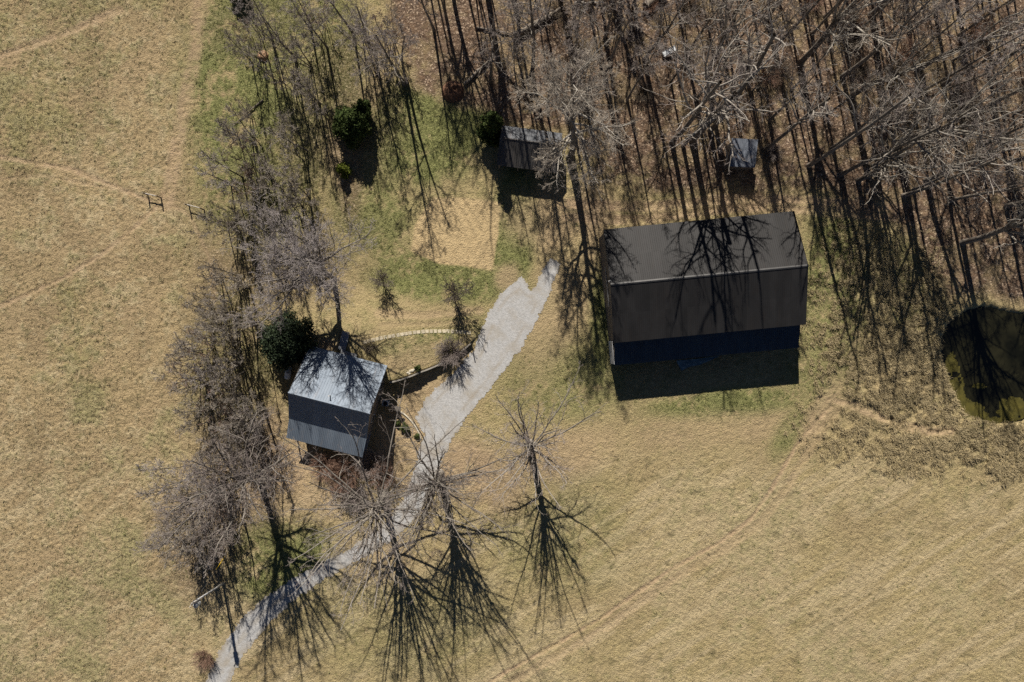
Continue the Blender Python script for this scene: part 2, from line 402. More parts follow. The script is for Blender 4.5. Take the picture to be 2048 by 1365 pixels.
# pale standing straw (tussocks by the pond), dark tufts, darker gaps between the tussocks
tus = mx(blob(1790, 790, 150, 120, .5), blob(1960, 895, 190, 50, .12), blob(1720, 640, 90, 180) * .6, blob(1850, 700, 55, 170), blob(1680, 850, 80, 60) * .6) * (sd_p > -4)
uu, vv = fx * .83 + fy * .56, -fx * .56 + fy * .83
streak = f_right * (sd_w > 20) * ss(.46, .68, fbm(uu / 9.0 + n_big * .5, vv, 1.0, 130, 3)) * ss(870, 960, PY)
straw = mx(tus * .12, streak * .7, f_right * ss(.42, .62, n_mid * .4 + n_big * .6) * .55, f_left * ss(.5, .64, n_small * .6 + n_mid * .4) * .75)
dark = ss(.60, .74, n_small * .5 + n_tiny * .5) * (0.95 * f_left + .3 * (1 - f_left))
w4, id4 = worley(fx, fy, 4.2, 44)
w2_ = worley(fx + (n_small - .5) * .9 + (n_tiny - .5) * .25, fy + (fbm(fx, fy, .8, 90) - .5) * .9, 0.8, 9)[0]
spots = f_right * (1 - ss(.03, .05 + .14 * ((id4 * 7.3) % 1), w4 + (n_small - .5) * .16 + (n_tiny - .5) * .1)) * .8 * (id4 < .3)
sw = f_right * ss(.70, .80, fbm(fx * .9 + fy * .5, fy * 1.4 - fx * .7, 2.2, 31)) * .5
dark = mx(dark * (1 - straw * .5), sw, spots, tus * ss(.42, .6, w2_ + (n_small - .5) * .5) * .8)
dark *= 1 - np.maximum(m_woods, garden)

# relief
relief = (n_mid - .5) * .06 + (n_small - .5) * .045 * (1 + .6 * f_left) + (n_tiny - .5) * .06 * (1 + .9 * f_left) + (vnoise(fx, fy, .22, 97) - .5) * .05
w1, id1 = worley(fx, fy, 0.62, 5)
relief += np.clip(.55 - w1, 0, 1) * .11 * (f_left * (0.3 + .9 * ss(.45, .65, n_big)) + .12)
w2, id2 = worley(fx + (n_small - .5) * .9 + (n_tiny - .5) * .25, fy + (fbm(fx, fy, .8, 90) - .5) * .9, 0.8, 9)
relief += tus * (np.clip(.7 - w2, 0, 1) ** .8) * (.12 + .42 * id2) * ss(.3, .55, n_mid)
fr = np.sin((fx * .55 + fy * .83) * 9.0 + n_big * 14) * .012 * f_right * (1 - tus)
relief += fr + (vnoise(fx * .35 + fy * .9, fy * .5 - fx * .9, .42, 41) - .5) * .05 * f_right
ga = np.sqrt((PX - 700) ** 2 + (PY - 560) ** 2) / PPM
relief += garden * np.sin(ga * 6.0 + n_small * 2.5) * .06
relief += np.random.RandomState(3).rand(*PX.shape) * (.065 - .03 * m_woods)
relief -= rut * .09 + dirt * .02
relief -= (dark > .3) * .03
smooth_zone = np.maximum(m_drive, 0)
wall_near = 1 - ss(3, 9, d_line(PX, PY, WALL_LINE))
relief *= (1 - smooth_zone * .92) * (1 - wall_near * .8)
Z = base_z(PX, PY)
Z = np.where(near, Z + relief, Z + (fbm(fx, fy, 60, 50) - .5) * 1.5 * ss(0, 1, np.maximum(np.abs(GX) - 76, np.abs(GY) - 54) / 200))
Z -= (1 - ss(-14, 6, sd_p)) * .75 * near
Z += (1 - ss(2, 40, sd_p)) * ss(-6, 4, sd_p) * .10 * near
# under the buildings nothing pokes through
ny, nx = PX.shape
idx = np.arange(ny * nx).reshape(ny, nx)
quads = np.stack([idx[:-1, :-1], idx[:-1, 1:], idx[1:, 1:], idx[1:, :-1]], -1).reshape(-1, 4)

def ground_material():
    m, nt, p = new_mat('ground')
    pos = N(nt, 'ShaderNodeNewGeometry').outputs['Position']
    a = N(nt, 'ShaderNodeVertexColor', layer_name='zone_a'); b = N(nt, 'ShaderNodeVertexColor', layer_name='zone_b')
    sa = N(nt, 'ShaderNodeSeparateColor'); sb = N(nt, 'ShaderNodeSeparateColor')
    nt.links.new(a.outputs[0], sa.inputs[0]); nt.links.new(b.outputs[0], sb.inputs[0])
    fine = noise(nt, pos, 6.5, 5.0, 0.85); mid = noise(nt, pos, 1.1, 4.0, 0.65); big = noise(nt, pos, 0.12, 3.0, 0.5)
    vo = N(nt, 'ShaderNodeTexVoronoi'); vo.inputs['Scale'].default_value = 5.5; nt.links.new(pos, vo.inputs['Vector'])
    vs = N(nt, 'ShaderNodeSeparateColor'); nt.links.new(vo.outputs['Color'], vs.inputs[0])
    grass = mixc(nt, ramp(nt, fine, 0.38, 0.62), (0.25, 0.198, 0.095), (0.54, 0.432, 0.228))
    grass = mixc(nt, ramp(nt, mid, 0.4, 0.68), grass, mixc(nt, ramp(nt, fine, .38, .62), (0.30, 0.24, 0.115), (0.61, 0.485, 0.262)))
    grass = mixc(nt, math_n(nt, 'MULTIPLY', ramp(nt, big, .45, .65), .4), grass, (0.38, 0.29, 0.165))
    sx = N(nt, 'ShaderNodeSeparateXYZ'); nt.links.new(pos, sx.inputs[0])
    west = ramp(nt, math_n(nt, 'ADD', sx.outputs[0], math_n(nt, 'MULTIPLY', mid, 14.0)), -24.0, -40.0)
    grass = mixc(nt, math_n(nt, 'MULTIPLY', west, .8), grass, mixc(nt, 1.0, grass, (1.0, 0.94, 1.03), 'MULTIPLY'))
    patch = noise(nt, pos, 0.075, 4.0, 0.6)
    grass = mixc(nt, math_n(nt, 'MULTIPLY', math_n(nt, 'MULTIPLY', ramp(nt, patch, .48, .6), math_n(nt, 'ADD', math_n(nt, 'MULTIPLY', west, .5), .5)), .8), grass, mixc(nt, ramp(nt, fine, .38, .62), (0.21, 0.155, 0.085), (0.45, 0.34, 0.195)))
    grass = mixc(nt, sb.outputs[0], grass, mixc(nt, ramp(nt, fine, .3, .65), (0.38, 0.30, 0.17), (0.63, 0.51, 0.315)))
    gr = mixc(nt, ramp(nt, fine, .38, .63), (0.085, 0.10, 0.035), (0.345, 0.345, 0.135))
    col = mixc(nt, math_n(nt, 'MULTIPLY', sa.outputs[1], .95), grass, gr)
    col = mixc(nt, math_n(nt, 'MULTIPLY', sb.outputs[1], .65), col, (0.13, 0.115, 0.055))
    di = mixc(nt, ramp(nt, fine, .3, .7), (0.33, 0.225, 0.135), (0.60, 0.44, 0.285))
    col = mixc(nt, math_n(nt, 'MULTIPLY', sa.outputs[2], .9), col, di)
    gd = mixc(nt, ramp(nt, fine, .3, .7), (0.40, 0.295, 0.155), (0.68, 0.52, 0.295))
    col = mixc(nt, sb.outputs[2], col, gd)
    lf = mixc(nt, vs.outputs[0], (0.085, 0.055, 0.038), (0.25, 0.175, 0.122))
    lf = mixc(nt, ramp(nt, vs.outputs[1], .8, .95), lf, (0.50, 0.38, 0.27))
    lf = mixc(nt, ramp(nt, mid, .5, .72), lf, (0.20, 0.125, 0.075))
    col = mixc(nt, sa.outputs[0], col, lf)
    nt.links.new(col, p.inputs['Base Color'])
    p.inputs['Roughness'].default_value = 0.95; p.inputs['Specular IOR Level'].default_value = 0.1
    bu = N(nt, 'ShaderNodeBump'); bu.inputs['Strength'].default_value = 0.9; bu.inputs['Distance'].default_value = 0.16
    h = math_n(nt, 'ADD', fine, math_n(nt, 'MULTIPLY', vo.outputs['Distance'], .5))
    nt.links.new(h, bu.inputs['Height']); nt.links.new(bu.outputs[0], p.inputs['Normal'])
    return m

M['ground'] = ground_material()
gme = np_mesh('ground', np.stack([GX, GY, Z], -1), quads, mats=(M['ground'],), smooth=True)
for nm, ch in (('zone_a', (litter, green, dirt)), ('zone_b', (straw, dark, garden))):
    at = gme.attributes.new(nm, 'FLOAT_COLOR', 'POINT')
    at.data.foreach_set('color', np.stack([np.clip(c, 0, 1) for c in ch] + [np.ones_like(PX)], -1).astype(np.float32).ravel())
tag(link_mesh('ground', gme), 'wide dry winter pasture and leaf strewn woodland floor', kind='structure')

def sheet(name, mask, dz, mat, flat=None, jitter=0.0):
    """A sheet of ground-grid cells where mask is true, lying dz above the ground."""
    c = mask[:-1, :-1] & mask[1:, :-1] & mask[:-1, 1:] & mask[1:, 1:]
    q = np.stack([idx[:-1, :-1][c], idx[:-1, 1:][c], idx[1:, 1:][c], idx[1:, :-1][c]], -1)
    u, inv = np.unique(q, return_inverse=True)
    z = (Z.ravel()[u] if flat is None else np.full(len(u), flat)) + dz
    if jitter: z = z + np.random.RandomState(8).rand(len(u)) * jitter
    return np_mesh(name, np.stack([GX.ravel()[u], GY.ravel()[u], z], -1), inv.reshape(-1, 4), mats=(mat,), smooth=True)

def gravel_material():
    m, nt, p = new_mat('gravel'); pos = coords(nt)
    vo = N(nt, 'ShaderNodeTexVoronoi'); vo.inputs['Scale'].default_value = 9.0; nt.links.new(pos, vo.inputs['Vector'])
    vs = N(nt, 'ShaderNodeSeparateColor'); nt.links.new(vo.outputs['Color'], vs.inputs[0])
    col = mixc(nt, vs.outputs[0], (0.345, 0.34, 0.33), (0.50, 0.492, 0.48))
    col = mixc(nt, ramp(nt, noise(nt, pos, .45, 4.0, .6), .46, .72), col, (0.35, 0.315, 0.265))
    wr = N(nt, 'ShaderNodeVertexColor', layer_name='wear')
    col = mixc(nt, wr.outputs[0], col, mixc(nt, vs.outputs[1], (0.23, 0.19, 0.14), (0.40, 0.345, 0.265)))
    nt.links.new(col, p.inputs['Base Color']); p.inputs['Roughness'].default_value = 0.9
    bu = N(nt, 'ShaderNodeBump'); bu.inputs['Strength'].default_value = 0.5; bu.inputs['Distance'].default_value = 0.04
    nt.links.new(vo.outputs['Distance'], bu.inputs['Height']); nt.links.new(bu.outputs[0], p.inputs['Normal'])
    return m
M['gravel'] = gravel_material()
def add_attr(me, name, field, mask):
    c = mask[:-1, :-1] & mask[1:, :-1] & mask[:-1, 1:] & mask[1:, 1:]
    q = np.stack([idx[:-1, :-1][c], idx[:-1, 1:][c], idx[1:, 1:][c], idx[1:, :-1][c]], -1); u = np.unique(q)
    f = np.clip(field.ravel()[u], 0, 1).astype(np.float32)
    me.attributes.new(name, 'FLOAT_COLOR', 'POINT').data.foreach_set('color', np.stack([f, f, f, np.ones_like(f)], -1).ravel())
    return me
rut_d = d_line(PX, PY, [(940, 835), (975, 792), (1010, 748)])
dmask = near & (sd_d + 1.5 - 4.5 * ss(960, 1020, PY) + wob * .16 + (n_tiny - .5) * 6 + (np.random.RandomState(17).rand(*PX.shape) - .5) * 3.5 < 0) & ~((np.abs(rut_d - 3.0) < 1.1) & (n_small > .42))
tag(link_mesh('gravel_driveway', add_attr(sheet('gravel_driveway', dmask, .035, M['gravel'], jitter=.006), 'wear', .75 * ss(-9, 2, sd_d + wob * .3) * ss(.3, .6, n_small) + .45 * np.exp(-((sd_d + 20 + wob * .15) / 3.5) ** 2) * ss(.35, .6, n_mid), dmask)), 'pale grey gravel driveway curving up to a forked end', kind='structure')
m, nt, p = new_mat('pond_water'); pos = coords(nt)
nt.links.new(mixc(nt, ramp(nt, noise(nt, pos, .25, 3.0), .4, .65), (0.007, 0.007, 0.004), (0.026, 0.024, 0.012)), p.inputs['Base Color'])
p.inputs['Roughness'].default_value = 0.12
bu = N(nt, 'ShaderNodeBump'); bu.inputs['Strength'].default_value = 0.06
nt.links.new(noise(nt, pos, 2.5), bu.inputs['Height']); nt.links.new(bu.outputs[0], p.inputs['Normal'])
M['pond_water'] = m
tag(link_mesh('pond_water', sheet('pond_water', near & (sd_p < 6), 0, M['pond_water'], flat=-.22)), 'dark brown pond water', kind='structure')
M['algae'] = worn('algae', (0.05, 0.045, 0.01), (0.12, 0.10, 0.018), 1.0, 0.7, bump=0.5, c3=(0.06, 0.05, 0.01))
edge = mx(blob(1912, 760, 20, 66, -.22, .35), blob(1945, 820, 46, 22, .45, .35), blob(2028, 818, 34, 30, -.5, .35), blob(1985, 842, 60, 9, 0, .4), blob(1962, 772, 22, 10) * .8)
tag(link_mesh('algae', sheet('algae', near & (sd_p < 3) & (edge * (0.45 + .55 * fbm(fx, fy, 1.6, 61) + .9 * (fbm(fx, fy, .5, 66) - .2)) > .70), 0, M['algae'], flat=-.205)),
    'mats of yellow green algae floating at the pond edge', 'algae', kind='stuff')

# ---- grass standing in tufts: thin bent blades
def tufts(name, weight, n, blades, length, mat, seed, label, rad=.16):
    rs = np.random.RandomState(seed)
    fi = np.abs(AX) < 72; fj = np.abs(AY) < 50
    w = np.where(fj[:, None] & fi[None, :], np.clip(weight, 0, 1), 0).ravel(); w = w / w.sum()
    c = rs.choice(len(w), n, p=w)
    base = np.repeat(np.stack([GX.ravel()[c], GY.ravel()[c], Z.ravel()[c]], -1), blades, 0); m = len(base)
    base[:, :2] += rs.randn(m, 2) * rad * .6
    az = rs.rand(m) * 6.283; L = length * (.5 + rs.rand(m)) * np.repeat(.6 + .8 * rs.rand(n), blades)
    out = np.stack([np.cos(az), np.sin(az), np.zeros(m)], -1); side = np.stack([-np.sin(az), np.cos(az), np.zeros(m)], -1)
    lean = (.35 + .6 * rs.rand(m))[:, None]; wdt = (.012 + .014 * rs.rand(m))[:, None]
    up = np.array([0, 0, 1.0])
    mid = base + (out * lean * .45 + up * .55) * L[:, None]; tip = base + (out * lean + up * (.75 - .5 * lean)) * L[:, None]
    base[:, 2] -= .03
    V = np.stack([base - side * wdt, base + side * wdt, mid + side * wdt, mid - side * wdt, tip], 1)
    I = np.arange(m) * 5
    me = np_mesh(name, V.reshape(-1, 3), np.stack([I, I + 1, I + 2, I + 3], -1), np.stack([I + 3, I + 2, I + 4], -1), mats=(M[mat],))
    tag(link_mesh(name, me), label, 'grass', kind='stuff')
M['straw_blade'] = worn('straw_blade', (0.26, 0.205, 0.11), (0.56, 0.455, 0.27), 2.4, 0.9, bump=0.0, spec=0.15, c3=(0.20, 0.165, 0.09))
M['green_blade'] = worn('green_blade', (0.10, 0.115, 0.035), (0.26, 0.265, 0.10), 2.0, 0.9, bump=0.0, spec=0.15)
open_ = (1 - np.clip(dirt * 1.4, 0, 1)) * (1 - m_drive) * (1 - m_woods) * (1 - np.clip(garden, 0, 1)) * (1 - wall_near)
tufts('tussock_grass', tus * (1 - np.clip(dirt * 1.6, 0, 1)) * ss(.35, .6, n_small * .5 + n_mid * .5) * (1 - m_drive), 5200, 16, .42, 'straw_blade', 1, 'pale dead tussock grass on the pond bank', .22)
tufts('pasture_grass', open_ * (f_left * (.25 + ss(.45, .62, n_big * .5 + n_small * .5)) + .3 * f_right) * (1 - green * .8), 26000, 5, .15, 'straw_blade', 2, 'short dry grass tufts over the pastures')
tufts('green_grass', open_ * (green ** 2 + .02), 12000, 6, .15, 'green_blade', 3, 'fresh green grass tufts in damp spots')

# ------------------------------------------------------------------ bare trees
def tubes(P, R, k):
    """P (n,s,3) polylines, R (n,s) radii -> verts, quads of k-sided tubes."""
    n, s, _ = P.shape
    T = np.gradient(P, axis=1); T /= np.linalg.norm(T, axis=2, keepdims=True) + 1e-9
    ref = np.where(np.abs(T[..., 2:3]) > .85, np.array([1., 0, 0]), np.array([0, 0, 1.]))
    ref = np.repeat(ref[:, :1], s, axis=1)
    A = np.cross(T, ref); A /= np.linalg.norm(A, axis=2, keepdims=True) + 1e-9
    B = np.cross(T, A)
    ang = np.arange(k) * 2 * math.pi / k
    V = P[:, :, None] + R[:, :, None, None] * (A[:, :, None] * np.cos(ang)[None, None, :, None] + B[:, :, None] * np.sin(ang)[None, None, :, None])
    I = np.arange(n * s * k).reshape(n, s, k); J = np.roll(I, -1, axis=2)
    Q = np.stack([I[:, :-1], J[:, :-1], J[:, 1:], I[:, 1:]], -1).reshape(-1, 4)
    return V.reshape(-1, 3), Q

def sprout(rs, P, R, per, t0, t1, length, ang, segs, rfac, rmin, wander, up, taper=.35, lenpow=.6, flat=0.0):
    """Children of every polyline in P: returns their polylines and radii."""
    n, s, _ = P.shape
    cnt = np.maximum(1, rs.poisson(per, n)) if per < 60 else np.full(n, int(per))
    pi = np.repeat(np.arange(n), cnt); m = len(pi)
    first = np.concatenate(([0], np.cumsum(cnt)[:-1]))
    order = np.arange(m) - np.repeat(first, cnt)
    t = t0 + (t1 - t0) * (order + rs.rand(m)) / np.repeat(cnt, cnt)
    f = t * (s - 1); i0 = np.minimum(f.astype(int), s - 2); fr = (f - i0)[:, None]
    p0 = P[pi, i0] * (1 - fr) + P[pi, i0 + 1] * fr
    tg = P[pi, i0 + 1] - P[pi, i0]; tg /= np.linalg.norm(tg, axis=1, keepdims=True) + 1e-9
    r0 = R[pi, i0] * (1 - fr[:, 0]) + R[pi, i0 + 1] * fr[:, 0]
    ref = np.where(np.abs(tg[:, 2:3]) > .85, np.array([1., 0, 0]), np.array([0, 0, 1.]))
    A = np.cross(tg, ref); A /= np.linalg.norm(A, axis=1, keepdims=True); B = np.cross(tg, A)
    az = order * 2.4 + rs.rand(m) * 1.2 + np.repeat(rs.rand(n) * 6.28, cnt)
    a = np.radians(ang[0] + (ang[1] - ang[0]) * rs.rand(m))
    d = tg * np.cos(a)[:, None] + (A * np.cos(az)[:, None] + B * np.sin(az)[:, None]) * np.sin(a)[:, None]
    plen = np.linalg.norm(np.diff(P, axis=1), axis=2).sum(1)[pi]
    L = (length if length > 1.5 else length * plen) * (1 - lenpow * (t - t0) / max(t1 - t0, 1e-6)) * (.65 + .6 * rs.rand(m))
    out = np.empty((m, segs + 1, 3)); out[:, 0] = p0
    for i in range(segs):
        d = d + rs.randn(m, 3) * wander; d[:, 2] += up; d[:, 2] *= (1 - flat)
        d /= np.linalg.norm(d, axis=1, keepdims=True)
        out[:, i + 1] = out[:, i] + d * (L / segs)[:, None]
    rb = np.maximum(r0 * rfac, rmin)
    rad = rb[:, None] * np.linspace(1, taper, segs + 1)[None]
    return out, np.maximum(rad, rmin * .6)

def stems(rs, n, H, r, spread, segs, wander, lean=(0, 0), base=.15, top=.35):
    P = np.zeros((n, segs + 1, 3)); az = rs.rand() * 6.28 + np.arange(n) * 6.28 / max(n, 1) + rs.rand(n) * .6
    if n > 1: P[:, 0, 0], P[:, 0, 1] = np.cos(az) * base * rs.rand(n), np.sin(az) * base * rs.rand(n)
    P[:, 0, 2] = -.25
    hh = H * (.75 + .35 * rs.rand(n)) if n > 1 else np.array([H])
    d = np.stack([np.cos(az) * spread * (.5 + rs.rand(n)) + lean[0], np.sin(az) * spread * (.5 + rs.rand(n)) + lean[1], np.ones(n)], 1)
    for i in range(segs):
        d = d + rs.randn(n, 3) * wander * (0.3 if i < 2 else 1); d[:, 2] = np.maximum(d[:, 2], .5)
        u = d / np.linalg.norm(d, axis=1, keepdims=True)
        P[:, i + 1] = P[:, i] + u * ((hh + .25) / segs)[:, None]
    R = r * np.linspace(1, top, segs + 1)[None] * np.ones((n, 1)) * ((.75 + .4 * rs.rand(n))[:, None] if n > 1 else 1)
    R[:, 0] *= 1.35
    return P, R

def tree_meshes(name, seed, H, r, n_stem=1, stem_spread=.0, lean=(0, 0), limbs=15, limb0=.4, limb_len=6.0, limb_ang=(35, 70), limb_up=.05,
                sub=9, sub_len=.42, tw=7, tw_len=.42, fine=4, fine_len=.5, bark='bark', twig='twig', top=.25, wander=.028, limb_wander=.13, limb_r=.5, fine_r=.013, flat=0.0, stem_top=None, lenpow=.55, limb='limb', limb_tip=.28):
    rs = np.random.RandomState(seed)
    P0, R0 = stems(rs, n_stem, stem_top or H * .93, r, stem_spread, 10, wander, lean, base=.4, top=top)
    P1, R1 = sprout(rs, P0, R0, limbs if n_stem > 1 else limbs, limb0, .99, limb_len, limb_ang, 9, limb_r, .035, limb_wander, limb_up, limb_tip, lenpow, flat)
    P2, R2 = sprout(rs, P1, R1, sub, .18, 1.0, sub_len, (28, 62), 6, .55, .024, .17, .04, .4, .5, flat)
    P3, R3 = sprout(rs, P2, R2, tw, .15, 1.0, tw_len, (28, 60), 4, .6, .017, .18, .03, .5, .45, flat)
    v0, q0 = tubes(P0, R0, 9)
    v1, q1 = tubes(P1, R1, 7); v2, q2 = tubes(P2, R2, 5); v3, q3 = tubes(P3, R3, 3)
    vs, qs, mi = [v1, v2, v3], [q1, q2, q3], [np.zeros(len(q1)), np.zeros(len(q2)), np.ones(len(q3))]
    if fine:
        P4, R4 = sprout(rs, P3, R3, fine, .15, 1.0, fine_len, (25, 55), 2, .6, fine_r, .15, .03, .7, .4, flat)
        v4, q4 = tubes(P4, R4, 3); vs.append(v4); qs.append(q4); mi.append(np.ones(len(q4)))
    off = np.cumsum([0] + [len(v) for v in vs[:-1]])
    Q = np.concatenate([q + o for q, o in zip(qs, off)])
    tm = np_mesh(name + '_trunk', v0, q0, mats=(M[bark],), smooth=True)
    cm = np_mesh(name + '_crown', np.concatenate(vs), Q, mats=(M[limb], M[twig]), mat_idx=np.concatenate(mi), smooth=True)
    return tm, cm

def shrub_mesh(name, seed, H, n, spread, twig, tw=7, fine=4):
    rs = np.random.RandomState(seed)
    P0, R0 = stems(rs, n, H, .025, spread, 6, .12, base=.35, top=.4)
    P1, R1 = sprout(rs, P0, R0, tw, .2, 1, .5, (20, 50), 4, .6, .016, .15, .05)
    P2, R2 = sprout(rs, P1, R1, fine, .1, 1, .5, (20, 50), 3, .6, .010, .15, .03)
    V = [tubes(P0, R0, 5), tubes(P1, R1, 3), tubes(P2, R2, 3)]
    off = np.cumsum([0] + [len(v[0]) for v in V[:-1]])
    return np_mesh(name, np.concatenate([v[0] for v in V]), np.concatenate([v[1] + o for v, o in zip(V, off)]), mats=(M[twig],), smooth=True)

def leaf_crown(name, seed, lumps, n, size, mat, elong=1.0):
    """Foliage of many small faces through a set of ellipsoid lumps (x,y,z,rx,rz)."""
    rs = np.random.RandomState(seed)
    w = np.array([l[3] ** 2 * l[4] for l in lumps]); w = w / w.sum()
    li = rs.choice(len(lumps), n, p=w); L = np.array(lumps)[li]
    d = rs.randn(n, 3); d /= np.linalg.norm(d, axis=1, keepdims=True)
    sub = rs.randn(len(lumps) * 40, 3); sub /= np.linalg.norm(sub, axis=1, keepdims=True)
    k = rs.randint(0, 40, n) + li * 40
    d = d * .45 + sub[k]; d /= np.linalg.norm(d, axis=1, keepdims=True)
    rr = rs.rand(n) ** .38 * (.62 + .62 * rs.rand(len(sub)) ** 1.3)[k]
    c = L[:, :3] + d * np.stack([L[:, 3], L[:, 3], L[:, 4]], 1) * rr[:, None]
    c[:, 2] = np.maximum(c[:, 2], .12)
    nrm = d * .8 + rs.randn(n, 3) * .7; nrm /= np.linalg.norm(nrm, axis=1, keepdims=True)
    a = np.cross(nrm, rs.randn(n, 3)); a /= np.linalg.norm(a, axis=1, keepdims=True); b = np.cross(nrm, a)
    s = size * (.55 + .9 * rs.rand(n))[:, None]
    V = np.stack([c - a * s * elong, c + b * s * .5, c + a * s * elong, c - b * s * .5], 1)
    return np_mesh(name, V.reshape(-1, 3), np.arange(n * 4).reshape(-1, 4), mats=(M[mat],))

rng = random.Random(12)

# ---- kinds of woodland tree: each is a (trunk, crown) pair of meshes that its copies share
FORK = dict(lenpow=.3, limb_wander=.085, limb_up=.03, limb_r=.52, top=.75, limb_tip=.34)
TALL = [tree_meshes('tall%d' % i, 100 + i, H, r, lean=ln, limbs=lm, limb0=l0, limb_len=ll, limb_ang=an, sub=8, tw=6, fine=3, limb=bk, twig=tw, **(dict(FORK, stem_top=st) if st else dict(limb_up=.07)))
        for i, (H, r, ln, lm, l0, ll, an, bk, tw, st) in enumerate([
            (22, .30, (.03, .0), 17, .45, 6.6, (35, 65), 'limb', 'twig', None), (24, .38, (-.02, .03), 8, .7, 13.5, (12, 50), 'pale_bark', 'pale_twig', 12),
            (20, .25, (.0, -.04), 16, .42, 5.6, (35, 70), 'limb', 'twig', None), (23, .32, (.05, .02), 7, .72, 12.5, (10, 48), 'pale_bark', 'pale_twig', 12.5),
            (18, .22, (-.05, .0), 16, .4, 5.2, (35, 70), 'limb', 'twig', None), (25, .42, (.0, .05), 9, .68, 14.5, (12, 54), 'pale_bark', 'pale_twig', 12),
            (21, .27, (.04, -.03), 17, .38, 6.2, (32, 68), 'limb', 'twig', None), (19, .2, (.0, .02), 14, .5, 4.8, (30, 60), 'pale_bark', 'twig', None)])]
AIRY = [tree_meshes('airy%d' % i, 270 + i, H, r, lean=ln, limbs=11, limb0=.5, limb_len=ll, limb_ang=(22, 58), limb_up=.03, sub=7, tw=3, fine=2, twig='twig', wander=.02, limb_r=.62, fine_r=.011, top=.5, limb_tip=.35)
        for i, (H, r, ln, ll) in enumerate([(26, .32, (.0, .0), 8.2), (24, .27, (.02, .0), 7.0), (25, .32, (-.03, .01), 11.0)])]
POLE = [tree_meshes('polelike%d' % i, 240 + i, H, r, limbs=10, limb0=.55, limb_len=ll, limb_ang=(25, 62), limb_up=.09, sub=8, tw=6, fine=4, fine_r=.012, twig='twig', wander=.02)
        for i, (H, r, ll) in enumerate([(22, .19, 4.2), (20, .16, 3.6), (24, .22, 4.6), (18, .14, 3.2)])]
SLIM = [tree_meshes('slim%d' % i, 200 + i, H, r, n_stem=ns, stem_spread=sp, limbs=lm, limb0=.3, limb_len=ll, limb_ang=(25, 55), limb_up=.08, sub=7, tw=6, fine=4, bark='bark', twig=tw, limb_wander=.1, fine_r=.010)
        for i, (H, r, ns, sp, lm, ll, tw) in enumerate([(11, .10, 1, 0, 12, 2.9, 'pale_twig'), (9, .08, 3, .16, 7, 2.6, 'pale_twig'), (8, .07, 4, .2, 5, 2.2, 'dark_twig'),
                                                       (12, .12, 2, .10, 9, 3.1, 'pale_twig'), (7, .06, 5, .25, 5, 1.9, 'red_twig'), (10, .09, 2, .18, 8, 2.9, 'grey_twig')])]

def place_tree(meshes, px, py, label, group=None, name='bare_tree', cat='tree', scale=1.0, rz=None, tilt=(0, 0), parts=('trunk', 'crown')):
    x, y = G(px, py)
    root = empty(name, (x, y, gz(px, py)))
    root.rotation_euler = (Euler((tilt[0], tilt[1], 0)).to_matrix() @ Matrix.Rotation(rng.random() * 6.28 if rz is None else rz, 3, 'Z')).to_euler()
    root.scale = (scale,) * 3
    tag(root, label, cat, group)
    for nm, me in zip(parts, meshes): link_mesh(nm, me, root)
    return root

# ---- the trees that stand alone around the house, the drive and the barn
topped = dict(bark='pale_bark', limb='limb', twig='twig', stem_top=8.6, top=.66, limbs=34, limb0=.56, limb_len=13, limb_ang=(8, 66), limb_up=.012, limb_r=.34, sub=9, sub_len=.30, tw=4, fine=3, limb_wander=.075, lenpow=.15)
tC = tree_meshes('drive_tree_c', 301, 18, .48, lean=(.01, .0), **dict(topped, limb_len=11.5, limb_ang=(8, 58), limbs=27))
tB = tree_meshes('drive_tree_b', 302, 19, .50, lean=(.0, .0), **dict(topped, limb_len=13, limbs=27))
tA = tree_meshes('drive_tree_a', 303, 19, .52, lean=(.0, .01), **dict(topped, limb_len=15.5, limbs=30, limb_ang=(8, 70)))
place_tree(tC, 1060, 887, 'topped bare tree with a pale sunlit trunk standing alone in the pasture below the driveway', rz=.4)
place_tree(tB, 880, 947, 'topped bare tree with long branches whose pale sunlit trunk touches the driveway edge', rz=1.7)
place_tree(tA, 768, 990, 'widest topped bare tree whose branches hang over the narrow bend of the driveway', rz=2.9)
tD = tree_meshes('house_tree', 314, 17, .36, lean=(-.03, .02), limbs=19, limb0=.66, limb_len=11.0, limb_ang=(20, 84), sub=13, tw=9, fine=5, fine_r=.012, twig='grey_twig', **dict(FORK, stem_top=9.0))
place_tree(tD, 668, 558, 'broad bare tree with dense grey twigs whose shadow falls over the house roof', rz=2.2, tilt=(-.15, -.04))
tE = tree_meshes('field_edge_tree', 305, 19, .42, lean=(.06, -.01), limbs=13, limb0=.66, limb_len=12.0, limb_ang=(15, 72), sub=13, tw=9, fine=5, fine_r=.012, twig='twig', **dict(FORK, stem_top=10.0))
tH = tree_meshes('barn_ridge_tree', 311, 28, .46, lean=(-.02, .0), limbs=12, limb0=.58, limb_len=11.0, limb_ang=(12, 54), sub=8, tw=4, fine=3, limb='limb', twig='twig', wander=.02, **dict(FORK, stem_top=17.5, top=.6))
place_tree(tH, 1385, 280, 'stout bare tree with a long slanting trunk behind the barn ridge', 'bare trees of the woods', rz=.6)
place_tree(tE, 518, 945, 'broad bare tree beside the house porch casting a forked shadow over the driveway', rz=0.0)
tF = tree_meshes('barn_tree', 306, 24, .46, lean=(.01, .01), limbs=23, limb0=.36, limb_len=9.8, limb_ang=(40, 82), limb_up=.05, sub=13, tw=9, fine=6, fine_r=.012, limb='pale_bark', twig='pale_twig')
place_tree(tF, 1140, 318, 'tall bare tree with spreading limbs standing beside the plank shed before the barn', rz=.9)
place_tree(SLIM[0], 491, 1045, 'small bare tree with one thin trunk between the utility pole and the driveway')
